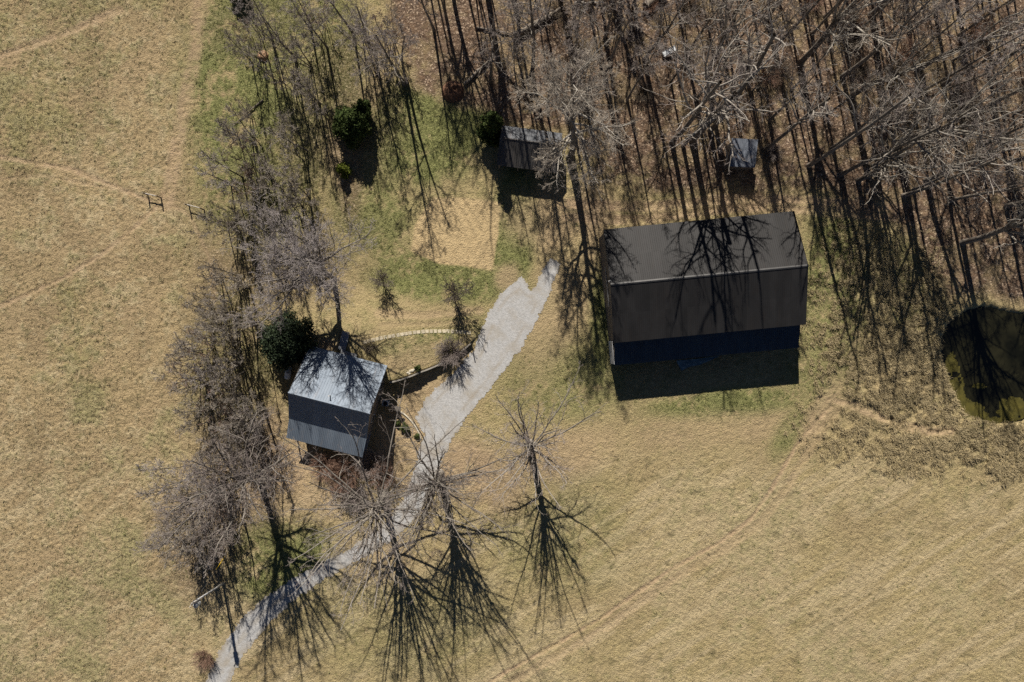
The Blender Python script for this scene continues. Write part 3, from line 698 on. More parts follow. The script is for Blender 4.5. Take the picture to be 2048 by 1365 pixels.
tG = tree_meshes('twin_tree', 307, 17, .22, n_stem=2, stem_spread=.03, limbs=8, limb0=.45, limb_len=5.2, limb_ang=(30, 65), sub=8, tw=6, fine=5, twig='twig')
place_tree(tG, 812, 168, 'twin trunked bare tree at the wood edge above the green clearing')
place_tree(TALL[7], 893, 38, 'slim tall bare tree between the twin trunked tree and the fallen logs', scale=.92)
tS = tree_meshes('small_yard_tree', 308, 4.8, .085, stem_top=2.0, top=.6, limbs=24, limb0=.3, limb_len=3.6, limb_ang=(6, 48), limb_up=.04, lenpow=.2, sub=9, tw=6, fine=4, limb='bark', twig='dark_twig', fine_r=.012)
place_tree(tS, 908, 590, 'small bare yard tree standing just above the stepping stones', scale=1.15)
place_tree(tS, 766, 560, 'small bare yard tree between the garden plot and the broad grey tree', scale=.85)
place_tree(SLIM[4], 878, 1100, 'spindly sapling growing under the widest topped tree', scale=.5)

# ---- the front of the woods, tree by tree
front = [(1344, 285, 'a2', 1.0, 'the first bare tree of the wood edge counted from the plank shed'),
         (1366, 292, 'a1', .9, 'the thinner bare trunk close beside the first tree of the wood edge'),
         (1420, 262, 'a0', 1.0, 'the pale bare tree standing next to the small tin shed'),
         (1530, 300, 'a1', .9, 'the bare tree just past the small tin shed'),
         (1617, 332, 'a0', .9, 'the thick bare tree behind the barn corner by the track'),
         (1682, 350, 'a2', .85, 'the bare tree on the track bend past the barn corner'),
         (1716, 362, 1, .85, 'the bare tree whose slanting trunk crosses the brush beyond the barn'),
         (1746, 332, 'a1', .85, 'the bare tree one trunk back from the track above the green tufts'),
         (1806, 392, 'a2', .8, 'the bare tree casting a forked shadow beside the pond tussocks'),
         (1826, 380, 7, 1.0, 'the slim bare tree beside the one casting a forked shadow'),
         (1851, 362, 3, .95, 'the bare tree with three close trunk shadows above the pond'),
         (1899, 402, 6, .9, 'the bare tree whose shadow meets the top of the pond'),
         (1925, 486, 5, .9, 'the bare tree with its trunk slanting over the pond top'),
         (2012, 412, 0, .9, 'the bare tree at the frame edge above the pond'),
         (2042, 470, 2, .95, 'the bare tree standing on the pond bank'),
         (1795, 286, 1, 1.0, 'the bare tree with a branching white top in the thick of the woods'),
         (1838, 138, 3, 1.0, 'the pale slanting bare trunk near the top of the woods'),
         (1600, 128, 5, .95, 'the bare tree with a pale crown fork between the trough and the track')]
for px, py, k, sc, lab in front:
    place_tree(AIRY[int(k[1])] if isinstance(k, str) else TALL[k], px, py, lab[4:], 'bare trees of the woods', scale=sc)

# ---- the rest of the woods
def in_poly(px, py, poly): return sd_poly(np.array([px], float), np.array([py], float), poly)[0] < 0
CORE = [(835, -230), (835, 110), (985, 185), (1100, 235), (1230, 285), (1330, 250), (1440, 245), (1530, 265), (1660, 315), (1790, 330), (1960, 360), (2230, 420), (2230, -230)]
taken = [(f[0], f[1]) for f in front] + [(1385, 280)] + [(1140, 318), (812, 168), (893, 38)]
zones = [('bare tree above the plank shed among brown leaves', lambda x, y: x < 1130 and y >= 0),
         ('bare tree among the fallen logs at the very top of the woods', lambda x, y: x < 1130),
         ('bare tree in the leaf strewn woods around the pale trough', lambda x, y: x < 1430 and y >= 0),
         ('bare tree whose crown leans out of frame above the pale trough', lambda x, y: x < 1430),
         ('bare tree in the woods behind the small tin shed and barn', lambda x, y: x < 1700 and y >= 0),
         ('bare tree whose crown leans out of frame beyond the barn', lambda x, y: x < 1700),
         ('bare tree in the crowded shaded corner of the woods above the pond', lambda x, y: y >= 0),
         ('bare tree whose crown leans out past the corner of the woods', lambda x, y: True)]
tries = 0; n_w = 0
while tries < 9000 and n_w < 168:
    tries += 1
    px, py = rng.uniform(835, 2200), rng.uniform(-190, 430)
    if not in_poly(px, py, CORE) or (990 < px < 1140 and 225 < py < 350) or (1430 < px < 1520 and 255 < py < 350): continue
    if min((px - a) ** 2 + (py - b) ** 2 for a, b in taken) < 42 ** 2: continue
    taken.append((px, py)); n_w += 1
    lab = next(l for l, f in zones if f(px, py))
    if (n_w > 60 and 1190 < px < 1640 and py > 215) or (n_w > 60 and px > 1640 and py > 300) or (n_w > 58 and px < 1010 and py > 10): continue
    k = rng.choice([0, 1, 2, 3, 4, 5, 6, 7, 4, 7, 2, 4, 7, 0])
    if n_w > 58: place_tree(POLE[rng.randrange(4)], px, py, 'straight thin ' + lab, 'straight thin ' + lab, scale=rng.uniform(.8, 1.1), tilt=(rng.gauss(0, .02), rng.gauss(0, .02)))
    elif rng.random() < .2: place_tree(SLIM[rng.choice([0, 3])], px, py, 'slender ' + lab, 'slender ' + lab, scale=rng.uniform(.9, 1.3))
    else: place_tree(TALL[k], px, py, 'tall ' + lab, 'tall ' + lab, scale=rng.uniform(.72, 1.02), tilt=(rng.gauss(0, .03), rng.gauss(0, .03)))

for px, py, k, sc, lab in ((592, 118, 2, .62, 'dense crowned bare tree beside the orange stump'), (655, 96, 4, .7, 'bare tree standing in green grass past the orange stump'),
                           (708, 70, 7, .85, 'bare tree at the grassy wood corner before the twin trunked tree'), (752, 118, 6, .7, 'leaning bare tree just beside the twin trunked tree'),
                           (640, 208, 4, .55, 'low bare tree at the edge of the large bushy cedar'), (868, 60, 2, .75, 'bare tree between the twin trunked tree and the slim tall one')):
    place_tree(TALL[k], px, py, lab, 'bare trees on the grassy wood corner', scale=sc, tilt=(.02, -.03))

# ---- scrub along the field edge
STRIP = [[(470, 60), (640, 20), (800, 10), (800, 140), (700, 190), (640, 260), (610, 330), (480, 330), (470, 180)],
         [(470, 330), (610, 330), (640, 420), (560, 500), (440, 560), (450, 430)],
         [(420, 550), (520, 550), (520, 640), (500, 760), (560, 860), (510, 920), (400, 880), (400, 700)],
         [(400, 890), (470, 960), (470, 1050), (455, 1100), (385, 1090), (360, 980)]]
slab = ['thin scrub tree on the green edge of the top pasture', 'thin scrub tree beside the fence braces', 'thin scrub tree beside the dark evergreen and house', 'thin scrub tree in the thicket above the utility pole']
for zi, (poly, cnt) in enumerate(zip(STRIP, (28, 17, 36, 20))):
    got, tries = [], 0
    xs = [q[0] for q in poly]; ys = [q[1] for q in poly]
    while len(got) < cnt and tries < 4000:
        tries += 1
        px, py = rng.uniform(min(xs), max(xs)), rng.uniform(min(ys), max(ys))
        if not in_poly(px, py, poly) or any((px - a) ** 2 + (py - b) ** 2 < 17 ** 2 for a, b in got): continue
        got.append((px, py))
        place_tree(SLIM[rng.randrange(6)], px, py, slab[zi], slab[zi], name='scrub_tree', scale=rng.uniform(.7, 1.15), tilt=(rng.gauss(0, .06), rng.gauss(0, .06)))

# ---- bare shrubs
SH = [shrub_mesh('shrub0', 401, 2.2, 55, .75, 'dark_twig'), shrub_mesh('shrub1', 402, 2.4, 55, .65, 'red_twig'), shrub_mesh('shrub2', 403, 2.0, 70, .75, 'twig', 8, 5)]
for px, py, k, sc, lab in [(903, 702, 2, 1.15, 'round bare shrub growing over the end of the retaining wall'), (412, 1312, 1, .8, 'reddish bare shrub on the pasture side of the drive entrance'),
                           (652, 930, 1, 1.05, 'reddish bare shrub beside the porch post'), (692, 950, 1, 1.3, 'largest reddish bare shrub in front of the porch'),
                           (745, 925, 2, 1.2, 'grey bare shrub off the porch corner of the house'), (770, 950, 1, 1.0, 'bare shrub between the porch corner and the driveway'),
                           (712, 990, 2, 1.1, 'bare shrub between the porch and the widest topped tree'), (745, 690, 0, .55, 'low dark shrub beside the stepping stones near the landing')]:
    x, y = G(px, py)
    o = link_mesh('bare_shrub', SH[k], None, (x, y, gz(px, py))); o.scale = (sc,) * 3; o.rotation_euler[2] = rng.random() * 6
    tag(o, lab, 'shrub', 'bare shrubs in the yard')
BR = [(rng.uniform(860, 2040), rng.uniform(0, 330)) for _ in range(26)]
for px, py in BR:
    if (980 < px < 1140 and 215 < py < 360) or (1430 < px < 1520 and py > 250) or not in_poly(px, py, WOODS): continue
    x, y = G(px, py)
    o = link_mesh('brush', SH[rng.choice([0, 2, 1])], None, (x, y, 0)); s = rng.uniform(.6, 1.1); o.scale = (s, s, s * .8); o.rotation_euler[2] = rng.random() * 6
    tag(o, 'low leafless brush growing among the tree trunks', 'brush', 'undergrowth in the woods')

# ---- evergreens
def evergreen(name, px, py, lumps, n, size, mat, trunk_h, trunk_r, label, elong=1.3, group=None):
    x, y = G(px, py)
    root = empty(name, (x, y, gz(px, py))); tag(root, label, 'tree' if trunk_h > 1 else 'shrub', group)
    MB().tube((0, 0, -.2), (0, 0, trunk_h), trunk_r, trunk_r * .4).build('trunk', M['bark'], root)
    link_mesh('crown', leaf_crown(name, int(px * 7 + py), lumps, n, size, mat, elong), root)
    return root
R_ = random.Random(5)
def cone_lumps(h, r, k, sq=1.0):
    out = []
    for i in range(k):
        t = (i + .5) / k; z = h * (.12 + .83 * t); rr = r * (1 - .8 * t ** 1.2)
        a = R_.random() * 6.28
        out.append((math.cos(a) * rr * .35, math.sin(a) * rr * .35, z, rr * .8 + .12, h / k * .9))
    return out
def dome_lumps(h, r, k):
    out = [(0, 0, h * .5, r * .72, h * .42)]
    for i in range(k):
        a = i * 2.4; q = math.sqrt((i + .5) / k)
        out.append((math.cos(a) * q * r * .74, math.sin(a) * q * r * .74, h * (.26 + .5 * (1 - q * q) + .14 * R_.random()), r * (.26 + .16 * R_.random()), h * .24))
    return out
evergreen('holly_tree', 590, 683, dome_lumps(6.2, 3.9, 20), 26000, .15, 'holly', 3.5, .2, 'broad dark evergreen tree crowding the house corner', 1.0)
evergreen('cedar_tree', 712, 262, dome_lumps(5.0, 2.8, 18), 17000, .15, 'cedar', 3.2, .16, 'large bushy cedar casting a long shadow beside the small one')
evergreen('cedar_tree', 731, 224, cone_lumps(4.2, 1.1, 7), 5000, .13, 'cedar', 3, .1, 'narrow cedar tucked behind the large bushy cedar')
evergreen('cedar_tree', 688, 344, cone_lumps(2.4, .95, 6), 3600, .11, 'young_cedar', 1.6, .06, 'small bright green cedar at the foot of the large one')
evergreen('cedar_tree', 985, 270, cone_lumps(8.0, 2.0, 10), 15000, .15, 'cedar', 6, .16, 'tall narrow cedar standing against the plank shed')
evergreen('cedar_tree', 480, -16, dome_lumps(3.0, 1.7, 8), 6000, .14, 'cedar', 2, .12, 'dark cedar cut by the top edge of the pasture')
evergreen('green_shrub', 811, 855, dome_lumps(.9, .75, 7), 1300, .09, 'garden_green', .5, .03, 'low leafy shrub inside the curved edging beside the house')
evergreen('green_shrub', 795, 846, dome_lumps(.7, .5, 5), 700, .08, 'garden_green', .4, .03, 'smaller leafy shrub in the house shadow')
evergreen('green_shrub', 835, 872, dome_lumps(.5, .45, 5), 500, .08, 'garden_green', .3, .02, 'leafy tuft at the far end of the curved edging')
evergreen('green_shrub', 839, 735, dome_lumps(.6, .5, 5), 600, .08, 'garden_green', .3, .02, 'dark leafy shrub on the lawn above the retaining wall')

# ------------------------------------------------------------------ ribbed metal roofs
def ribbed(c00, c10, c11, c01, pitch, rib_w=.07, rib_h=.035, thick=.04):
    """Roof sheet from eave c00-c10 to ridge c01-c11 with raised ribs running up the slope; returns an MB."""
    b = MB(); a0, a1, b0, b1 = map(Vector, (c00, c10, c01, c11))
    nrm = (a1 - a0).cross(b0 - a0).normalized()
    if nrm.z < 0: nrm = -nrm
    b.prism([a0, a1, b1, b0], -nrm * thick)
    n = int((a1 - a0).length / pitch)
    for i in range(n + 1):
        t = i / n
        p, q = a0.lerp(a1, t), b0.lerp(b1, t)
        u = (a1 - a0).normalized() * rib_w / 2
        if i == 0: p += u; q += u
        if i == n: p -= u; q -= u
        o = nrm * rib_h; e = (p - q).normalized() * .01
        b.poly([p - u + e, p - u * .5 + o + e, q - u * .5 + o, q - u]); b.poly([p - u * .5 + o + e, p + u * .5 + o + e, q + u * .5 + o, q - u * .5 + o]); b.poly([p + u * .5 + o + e, p + u + e, q + u, q + u * .5 + o])
        b.poly([p - u + e, p + u + e, p + u * .5 + o + e, p - u * .5 + o + e])
    return b

def wall_panel(b, x0, y0, x1, y1, z0, z1, t=.08, board=.25):
    d = Vector((x1 - x0, y1 - y0, 0)); L = d.length; u = d.normalized(); nrm = Vector((u.y, -u.x, 0))
    b.bar((x0, y0, (z0 + z1) / 2), (x1, y1, (z0 + z1) / 2), t, z1 - z0)
    n = max(1, int(L / board))
    for i in range(n):
        c = Vector((x0, y0, 0)) + u * (i + .5) * L / n + nrm * (t / 2 + .008)
        b.box((c.x, c.y, (z0 + z1) / 2), (.04, .022, z1 - z0 - .02), Matrix.Rotation(math.atan2(u.y, u.x), 4, 'Z'))

# ---- barn
bx, by = G(1384.2, 562.2)
barn = tag(empty('barn', (bx, by, 0), math.radians(5.52)), 'long black metal roofed barn with a blue lean-to beside the gravel fork', 'barn')
EH, RH = 5.7, 8.0
ribbed((-12.0, 7.1, EH), (12.0, 7.1, EH), (12.08, 0, RH), (-12.08, 0, RH), .255, .05, .022).build('roof_slope', M['barn_roof'], barn)
ribbed((-12.1, -7.15, EH), (12.1, -7.15, EH), (12.08, 0, RH), (-12.08, 0, RH), .255, .05, .022).build('roof_slope', M['barn_roof'], barn)
rc = MB(); rc.prism([(-12.09, -.17, RH + .0), (-12.09, 0, RH + .075), (-12.09, .17, RH + .0)], (24.18, 0, 0)); rc.build('ridge_cap', M['ridge_cap'], barn)
for y0, y1 in ((6.8, 6.8), (-6.8, -6.8)):
    b = MB(); wall_panel(b, -11.8 if y0 < 0 else 11.8, y0, 11.8 if y0 < 0 else -11.8, y0, -.2, EH - .05); b.build('wall', M['barn_board'], barn)
for sx in (-1, 1):
    b = MB(); x = sx * 11.8
    b.prism([(x - .04, -6.8, -.2), (x - .04, 6.8, -.2), (x - .04, 6.8, EH - .1), (x - .04, 0, RH - .12), (x - .04, -6.8, EH - .1)], (.08, 0, 0))
    for i in range(54):
        y = -6.7 + i * .25
        b.box((x + sx * .05, y, 2.6), (.025, .04, 5.4))
    b.build('wall', M['barn_board'], barn)
    d = MB()
    for k in (-1, 1):
        d.box((x + sx * .1, k * 1.25, 2.0), (.06, 2.4, 4.0))
        d.bar((x + sx * .14, k * 1.25 - 1.1, .3), (x + sx * .14, k * 1.25 + 1.1, 3.7), .04, .14)
    dd = d.build('door', M['barn_board'], barn)
    MB().tube((x + sx * .16, -2.6, 4.1), (x + sx * .16, 2.6, 4.1), .04).build('door_track', M['steel'], dd)
lt = ribbed((-11.85, -10.05, 3.5), (11.8, -10.05, 3.5), (11.8, -6.86, 4.85), (-11.85, -6.86, 4.85), .255, .05, .03)
ln = lt.build('lean_to_roof', M['blue_roof'], barn)
for i in range(7): MB().box((-11.6 + i * 3.87, -9.85, 1.62), (.15, .15, 3.6)).build('post', M['post'], barn)
b = MB(); wall_panel(b, -11.75, -6.9, -11.75, -9.9, -.2, 3.55); b.build('wall', M['barn_board'], barn)
MB().box((-12.02, .5, 6.9), (.25, .2, .35)).tube((-12.05, .5, 6.6), (-12.05, .5, 7.9), .035).build('service_mast', M['pale_trim'], barn)
b = MB(); b.box((-11.92, -8.4, 2.0), (.06, 3.0, 3.2)); b.build('corner_sheet', M['pale_trim'], barn)

# crumpled tarp by the lean-to
rs = np.random.RandomState(4)
tx = np.linspace(0, 1, 34); ty = np.linspace(0, 1, 16); TX, TY = np.meshgrid(tx, ty)
top = np.interp(TX, [0, .5, 1], [721, 718, 712]); bot = np.interp(TX, [0, .12, .3, .55, 1], [724, 742, 734, 730, 714])
tpx = 1352 + TX * 84; tpy = top + (bot - top) * TY
tX, tY = (tpx - CX) / PPM, (CY - tpy) / PPM
tZ = .16 + fbm(tX, tY, .7, 70) * .22 + fbm(tX, tY, .25, 72) * .08
I = np.arange(TX.size).reshape(TX.shape)
tag(link_mesh('tarp', np_mesh('tarp', np.stack([tX, tY, tZ], -1), np.stack([I[:-1, :-1], I[1:, :-1], I[1:, 1:], I[:-1, 1:]], -1).reshape(-1, 4), mats=(M['tarp'],), smooth=True)),
    'crumpled blue tarp lying along the lean-to edge in the barn shadow', 'tarp')

# ---- house
hx, hy = G(684.1, 798)
house = tag(empty('house', (hx, hy, 0), math.radians(-14.43)), 'house with a steep grey metal roof and a porch roof beside the driveway', 'house')
HR, HN, HJ, HP = 6.5, 3.1, 3.72, 2.8
ribbed((-4.97, 6.05, HN), (5.28, 6.05, HN), (5.22, 0, HR), (-5.2, 0, HR), .33, .06, .022).build('roof_slope', M['house_roof'], house)
ribbed((-5.15, -3.57, HJ), (5.15, -3.57, HJ), (5.22, 0, HR), (-5.2, 0, HR), .33, .06, .022).build('roof_slope', M['house_roof'], house)
ribbed((-5.1, -6.28, HP), (5.06, -6.28, HP), (5.12, -3.5, HJ + .02), (-5.12, -3.5, HJ + .02), .23, .05, .02).build('porch_roof', M['house_roof'], house)
rc = MB(); rc.prism([(-5.23, -.14, HR - .03), (-5.23, 0, HR + .07), (-5.23, .14, HR - .03)], (10.48, 0, 0)); rc.build('ridge_cap', M['house_roof'], house)
for sx in (-1, 1):
    b = MB(); x = sx * 4.85
    b.prism([(x - .05, -3.3, -.3), (x - .05, 5.6, -.3), (x - .05, 5.6, HN + .1), (x - .05, 0, HR - .12), (x - .05, -3.3, HJ + .08)], (.1, 0, 0))
    for i in range(26): b.box((x + sx * .06, 1.15, -.05 + i * .13), (.025, 8.8, .05))
    b.build('wall', M['house_board'], house)
    for y, z in ((3.2, 1.9), (-1.2, 1.9), (0.2, 4.6)):
        f = MB(); f.box((x + sx * .09, y, z), (.05, 1.1, 1.25)).build('window', M['pale_trim'], house)
    fb = MB()
    fb.bar((sx * 5.16, 6.02, HN - .1), (sx * 5.16, .03, HR - .1), .05, .16).bar((sx * 5.16, -3.55, HJ - .1), (sx * 5.16, -.03, HR - .1), .05, .16)
    fb.build('fascia', M['trim'], house)
b = MB(); wall_panel(b, 4.78, 5.6, -4.78, 5.6, -.3, HN + .05, .1); b.build('wall', M['house_board'], house)
b = MB(); wall_panel(b, -4.78, -3.3, 4.78, -3.3, -.3, HJ + .05, .1); b.build('wall', M['house_board'], house)
for o in [c for c in list(bpy.data.objects) if c.name.startswith('window') and c.parent == house]:
    s = 1 if o.data.vertices[0].co.x > 0 else -1
    xs = [v.co for v in o.data.vertices]; cy = sum(v.y for v in xs) / len(xs); cz = sum(v.z for v in xs) / len(xs)
    MB().box((s * 4.975, cy, cz), (.02, .9, 1.05)).build('pane', M['glass'], o)
for i in range(4): MB().box((-4.75 + i * 3.16, -6.0, HP / 2 - .1), (.15, .15, HP - .05)).build('post', M['post'], house)
MB().box((0, -4.75, .12), (9.8, 2.8, .14)).build('porch_floor', M['deck'], house)
MB().tube((-.2, .9, 5.9), (-.2, .9, 6.75), .06).tube((-.2, .9, 6.7), (-.2, .9, 6.78), .10).build('vent_pipe', M['pale_trim'], house)
MB().box((5.2, 5.95, HN - .12), (.1, .1, .14)).tube((5.16, 5.9, HN - .1), (4.98, 5.72, 1.4), .05).tube((4.98, 5.72, 1.4), (4.98, 5.72, .4), .05).build('downspout', M['trim'], house)
dr = MB().box((4.95, 1.4, 1.1), (.06, 1.0, 2.1)).build('door', M['trim'], house)
MB().ball((5.0, 1.8, 1.1), .05).build('handle', M['steel'], dr)
# entry landing on the uphill side
ex, ey = G(693, 683)
dz = gz(693, 683)
deck = tag(empty('entry_deck', (ex, ey, dz), math.radians(-14.4)), 'grey board ramp and landing with black railing at the house back', 'deck')
b = MB()
for i in range(16): b.box((0.05 + (.0), 1.25 - i * .155, .34), (1.0, .14, .05))
b.build('ramp', M['deck'], deck)
b = MB()
for i in range(14): b.box((.1 + i * .155, -1.55, .36), (.14, .75, .05))
b.build('landing', M['deck'], deck)
b = MB()
for z in (.75, 1.15): b.bar((-.5, 1.3, z), (-.5, -1.3, z), .04)
for i in range(6): b.box((-.5, 1.3 - i * .52, .6), (.05, .05, 1.15))
for z in (.75, 1.15): b.bar((-.5, -1.9, z), (.2, -1.9, z), .04)
for i in range(3): b.box((2.2 - i * .0, -1.25 - i * .35, .6), (.05, .05, 1.15))
b.build('railing', M['black'], deck)
b = MB()
for x in (-.4, .45):
    for y in (1.1, -.9): b.box((x, y, .06), (.1, .1, .52))
for x in (.2, 2.1): b.box((x, -1.8, .06), (.1, .1, .55))
b.build('frame', M['post'], deck)

# propane tank
px_, py_ = G(580, 745)
pt = tag(empty('propane_tank', (px_, py_, gz(580, 745)), math.radians(-10)), 'white propane tank under the evergreen beside the house wall', 'tank')
MB().tube((0, -.65, .72), (0, .65, .72), .40, seg=20).ball((0, -.65, .72), .398, (1, .7, 1), 20, 12).ball((0, .65, .72), .398, (1, .7, 1), 20, 12).build('tank', M['white_steel'], pt, smooth=True)
MB().tube((0, 0, 1.08), (0, 0, 1.27), .14).ball((0, 0, 1.27), .138, (1, 1, .5)).build('valve_dome', M['pale_trim'], pt)
for y in (-.5, .5): MB().box((0, y, .17), (.6, .1, .42)).build('leg', M['steel'], pt)

# heat pump and board fence in the house's shade
ax_, ay_ = G(773, 806)
ac = tag(empty('heat_pump', (ax_, ay_, 0), math.radians(-14.4)), 'pale heat pump unit in the shade of the house side wall', 'heat pump')
MB().box((0, 0, .45), (.85, .75, .85)).build('case', M['white_steel'], ac, bevel=.03)
b = MB(); b.tube((0, 0, .88), (0, 0, .91), .3, seg=18); b.build('fan_grille', M['black'], ac)
fa, fb_ = Vector((*G(766, 810), 0)), Vector((*G(800, 816), 0))
fe = tag(empty('board_fence', fa), 'short dark board fence running out from the house side wall', 'fence')
dv = fb_ - fa; b = MB()
for i in range(15):
    q = dv * ((i + .5) / 15); b.box((q.x, q.y, .62), (.14, .03, 1.2), Matrix.Rotation(math.atan2(dv.y, dv.x), 4, 'Z'))
b.build('boards', M['trim'], fe)
for t in (0.02, .5, .99): MB().box((dv.x * t, dv.y * t - .06, .7), (.1, .1, 1.5)).build('post', M['post'], fe)
MB().box((dv.x * .97, dv.y * .97, 1.28), (.75, .62, .06), Matrix.Rotation(math.atan2(dv.y, dv.x), 4, 'Z')).build('shadow_board', M['trim'], fe)  # flat dark board added for the shadow blob at the fence end
# curved log edging
ed = [(799, 823), (808, 828), (817, 836), (825, 845), (832, 855), (838, 866), (842, 878)]
P = np.array([[[*G(x, y), .08 + .02 * (i % 2)] for i, (x, y) in enumerate(ed)]])
v, q = tubes(P, np.full((1, len(ed)), .11), 8)
tag(link_mesh('edging', np_mesh('edging', v, q, mats=(M['stone'],), smooth=True)), 'curved pale edging round the planting bed beside the house', 'edging')

# ---- retaining wall: stepped block top, follows the terrace
wl = [Vector((*G(x, y + 1.0), 0)) for x, y in WALL_LINE]
rw = tag(empty('retaining_wall', wl[0]), 'low block retaining wall stepping down from the house to the driveway', 'wall')
b = MB(); cp = MB(); step = .42
seg = []
for a, c in zip(wl[:-1], wl[1:]):
    L = (c - a).length; n = max(1, round(L / step))
    for i in range(n): seg.append((a.lerp(c, i / n), a.lerp(c, (i + 1) / n)))
for i, (a, c) in enumerate(seg):
    mpx = (a.x + c.x) / 2 * PPM + CX
    h = math.ceil((float(np.interp(mpx, _hx[0], _hx[1])) + .08) / .18) * .18
    a2, c2 = a - wl[0], c - wl[0]
    b.bar((a2.x, a2.y, h / 2 - .1), (c2.x, c2.y, h / 2 - .1), .16 + .004 * (i % 2), h + .2)
    cp.bar((a2.x, a2.y, h + .03), (c2.x, c2.y, h + .03), .19 + .004 * (i % 2), .06)
b.build('block_face', M['concrete'], rw); cp.build('cap', M['concrete'], rw)
gx_, gy_ = G(943, 687)
gp = tag(empty('gate_post', (gx_, gy_, 0)), 'slim dark post at the driveway end of the retaining wall', 'post')
MB().box((0, 0, .9), (.11, .11, 1.9)).build('post', M['black'], gp); MB().ball((0, 0, 1.88), .075).build('cap', M['black'], gp)

# ---- stepping stones
path = [(735, 684.5), (747, 681.3), (771.6, 675.3), (800.6, 670.5), (829.7, 665.6), (857, 663.2), (895.8, 662.9), (929.7, 664.8), (946, 666.5)]
cum = [0]
for a, c in zip(path[:-1], path[1:]): cum.append(cum[-1] + math.hypot(c[0] - a[0], c[1] - a[1]))
k = MB(); k.box((0, 0, 0), (.46, .44, .07)); first = k.build('stepping_stone', M['paver'], bevel=.015)
ns = int(cum[-1] / 8.2)
for i in range(ns + 1):
    d = i * 8.2 + rng.uniform(-.5, .5)
    x, y = np.interp(d, cum, [p[0] for p in path]), np.interp(d, cum, [p[1] for p in path])
    x2, y2 = np.interp(d + 2, cum, [p[0] for p in path]), np.interp(d + 2, cum, [p[1] for p in path])
    o = first if i == 0 else first.copy()
    if i: COL.objects.link(o)
    gx, gy = G(x, y)
    o.location = (gx, gy, gz(x, y) + .05)
    s = rng.uniform(.92, 1.08); o.scale = (s, rng.uniform(.92, 1.1), 1)
    o.rotation_euler[2] = math.atan2(-(y2 - y), x2 - x) + rng.gauss(0, .06)
    tag(o, 'square tan stepping stone in the curved path across the lawn', 'stepping stone', 'stepping stones from the house to the driveway')
for px, py in ((819, 745), (823, 742), (827, 741), (822, 747), (830, 739)):
    gx, gy = G(px, py)
    tag(MB().ball((0, 0, 0), .16 + rng.random() * .08, (1.2, .8, .5), 10, 7).build('rock', M['stone'], loc=(gx, gy, gz(px, py) + .06), rz=rng.random() * 3), 'pale loose rock on the lawn above the retaining wall', 'rock', 'pale rocks above the wall')

# ---- sheds
sx_, sy_ = G(1058.5, 309)
sh = tag(empty('plank_shed', (sx_, sy_, 0), math.radians(-7.4)), 'weathered grey shed with an open side under the tall tree branches', 'shed')
ribbed((-3.95, 2.5, 2.7), (3.95, 2.5, 2.7), (3.95, .55, 3.75), (-3.95, .55, 3.75), .3, .06, .03).build('roof_slope', M['shed_roof_pale'], sh)
ribbed((-4.0, -2.6, 2.35), (3.95, -2.6, 2.35), (3.95, .55, 3.75), (-3.95, .55, 3.75), .3, .06, .03).build('roof_slope', M['shed_roof'], sh)
MB().prism([(-3.96, .4, 3.7), (-3.96, .55, 3.83), (-3.96, .7, 3.7)], (7.92, 0, 0)).build('ridge_cap', M['shed_roof'], sh)
b = MB(); wall_panel(b, 3.75, 2.3, -3.75, 2.3, -.1, 2.72); b.build('wall', M['barn_board'], sh)
for s in (-1, 1):
    b = MB(); b.prism([(s * 3.7 - .03, -.6, -.1), (s * 3.7 - .03, 2.26, -.1), (s * 3.7 - .03, 2.26, 2.7), (s * 3.7 - .03, .55, 3.6), (s * 3.7 - .03, -.6, 3.1)], (.06, 0, 0)); b.build('wall', M['barn_board'], sh)
for i in range(4): MB().tube((-3.7 + i * 2.45, -2.4, -.1), (-3.7 + i * 2.45, -2.4, 2.4), .08).build('post', M['post'], sh)
sx_, sy_ = G(1474, 317)
sd = tag(empty('tin_shed', (sx_, sy_, 0), math.radians(-3)), 'small tin roofed shed among trunks behind the barn', 'shed')
ribbed((-1.72, -1.75, 2.25), (1.7, -1.75, 2.25), (1.7, 1.75, 2.85), (-1.72, 1.75, 2.85), .24, .05, .03).build('roof_slope', M['tin_roof'], sd)
for x0, y0, x1, y1 in ((-1.5, -1.5, 1.5, -1.5), (1.5, 1.5, -1.5, 1.5), (1.5, -1.45, 1.5, 1.45), (-1.5, 1.45, -1.5, -1.45)):
    b = MB(); wall_panel(b, x0, y0, x1, y1, -.1, 2.2 if y0 < 1 and y1 < 1.4 else 2.25, .07); b.build('wall', M['barn_board'], sd)
MB().box((0, -1.57, 1.0), (.9, .05, 1.9)).build('door', M['trim'], sd)

# ---- fence braces
for p0, p1, lab in (((296, 390), (322.5, 396), 'wooden fence brace at the crossing of worn pasture trails'), ((379, 412), (408.5, 420), 'wooden fence brace at the scrub side of the pasture gateway')):
    a = Vector((*G(*p0), 0)); c = Vector((*G(*p1), 0)); d = c - a
    f = tag(empty('fence_brace', a), lab, 'fence', 'fence braces at the pasture gateway')
    for q in (Vector((0, 0, 0)), d):
        MB().tube((q.x, q.y, -.2), (q.x - .02, q.y, 1.32), .095, .085).build('post', M['post'], f)
    MB().tube((0, .02, .78), (d.x, d.y + .02, .80), .065).build('rail', M['weathered'], f)
    MB().tube((0, 0, .18), (d.x, d.y, .72), .012).tube((0, 0, .72), (d.x, d.y, .18), .012).build('brace_wire', M['steel'], f)

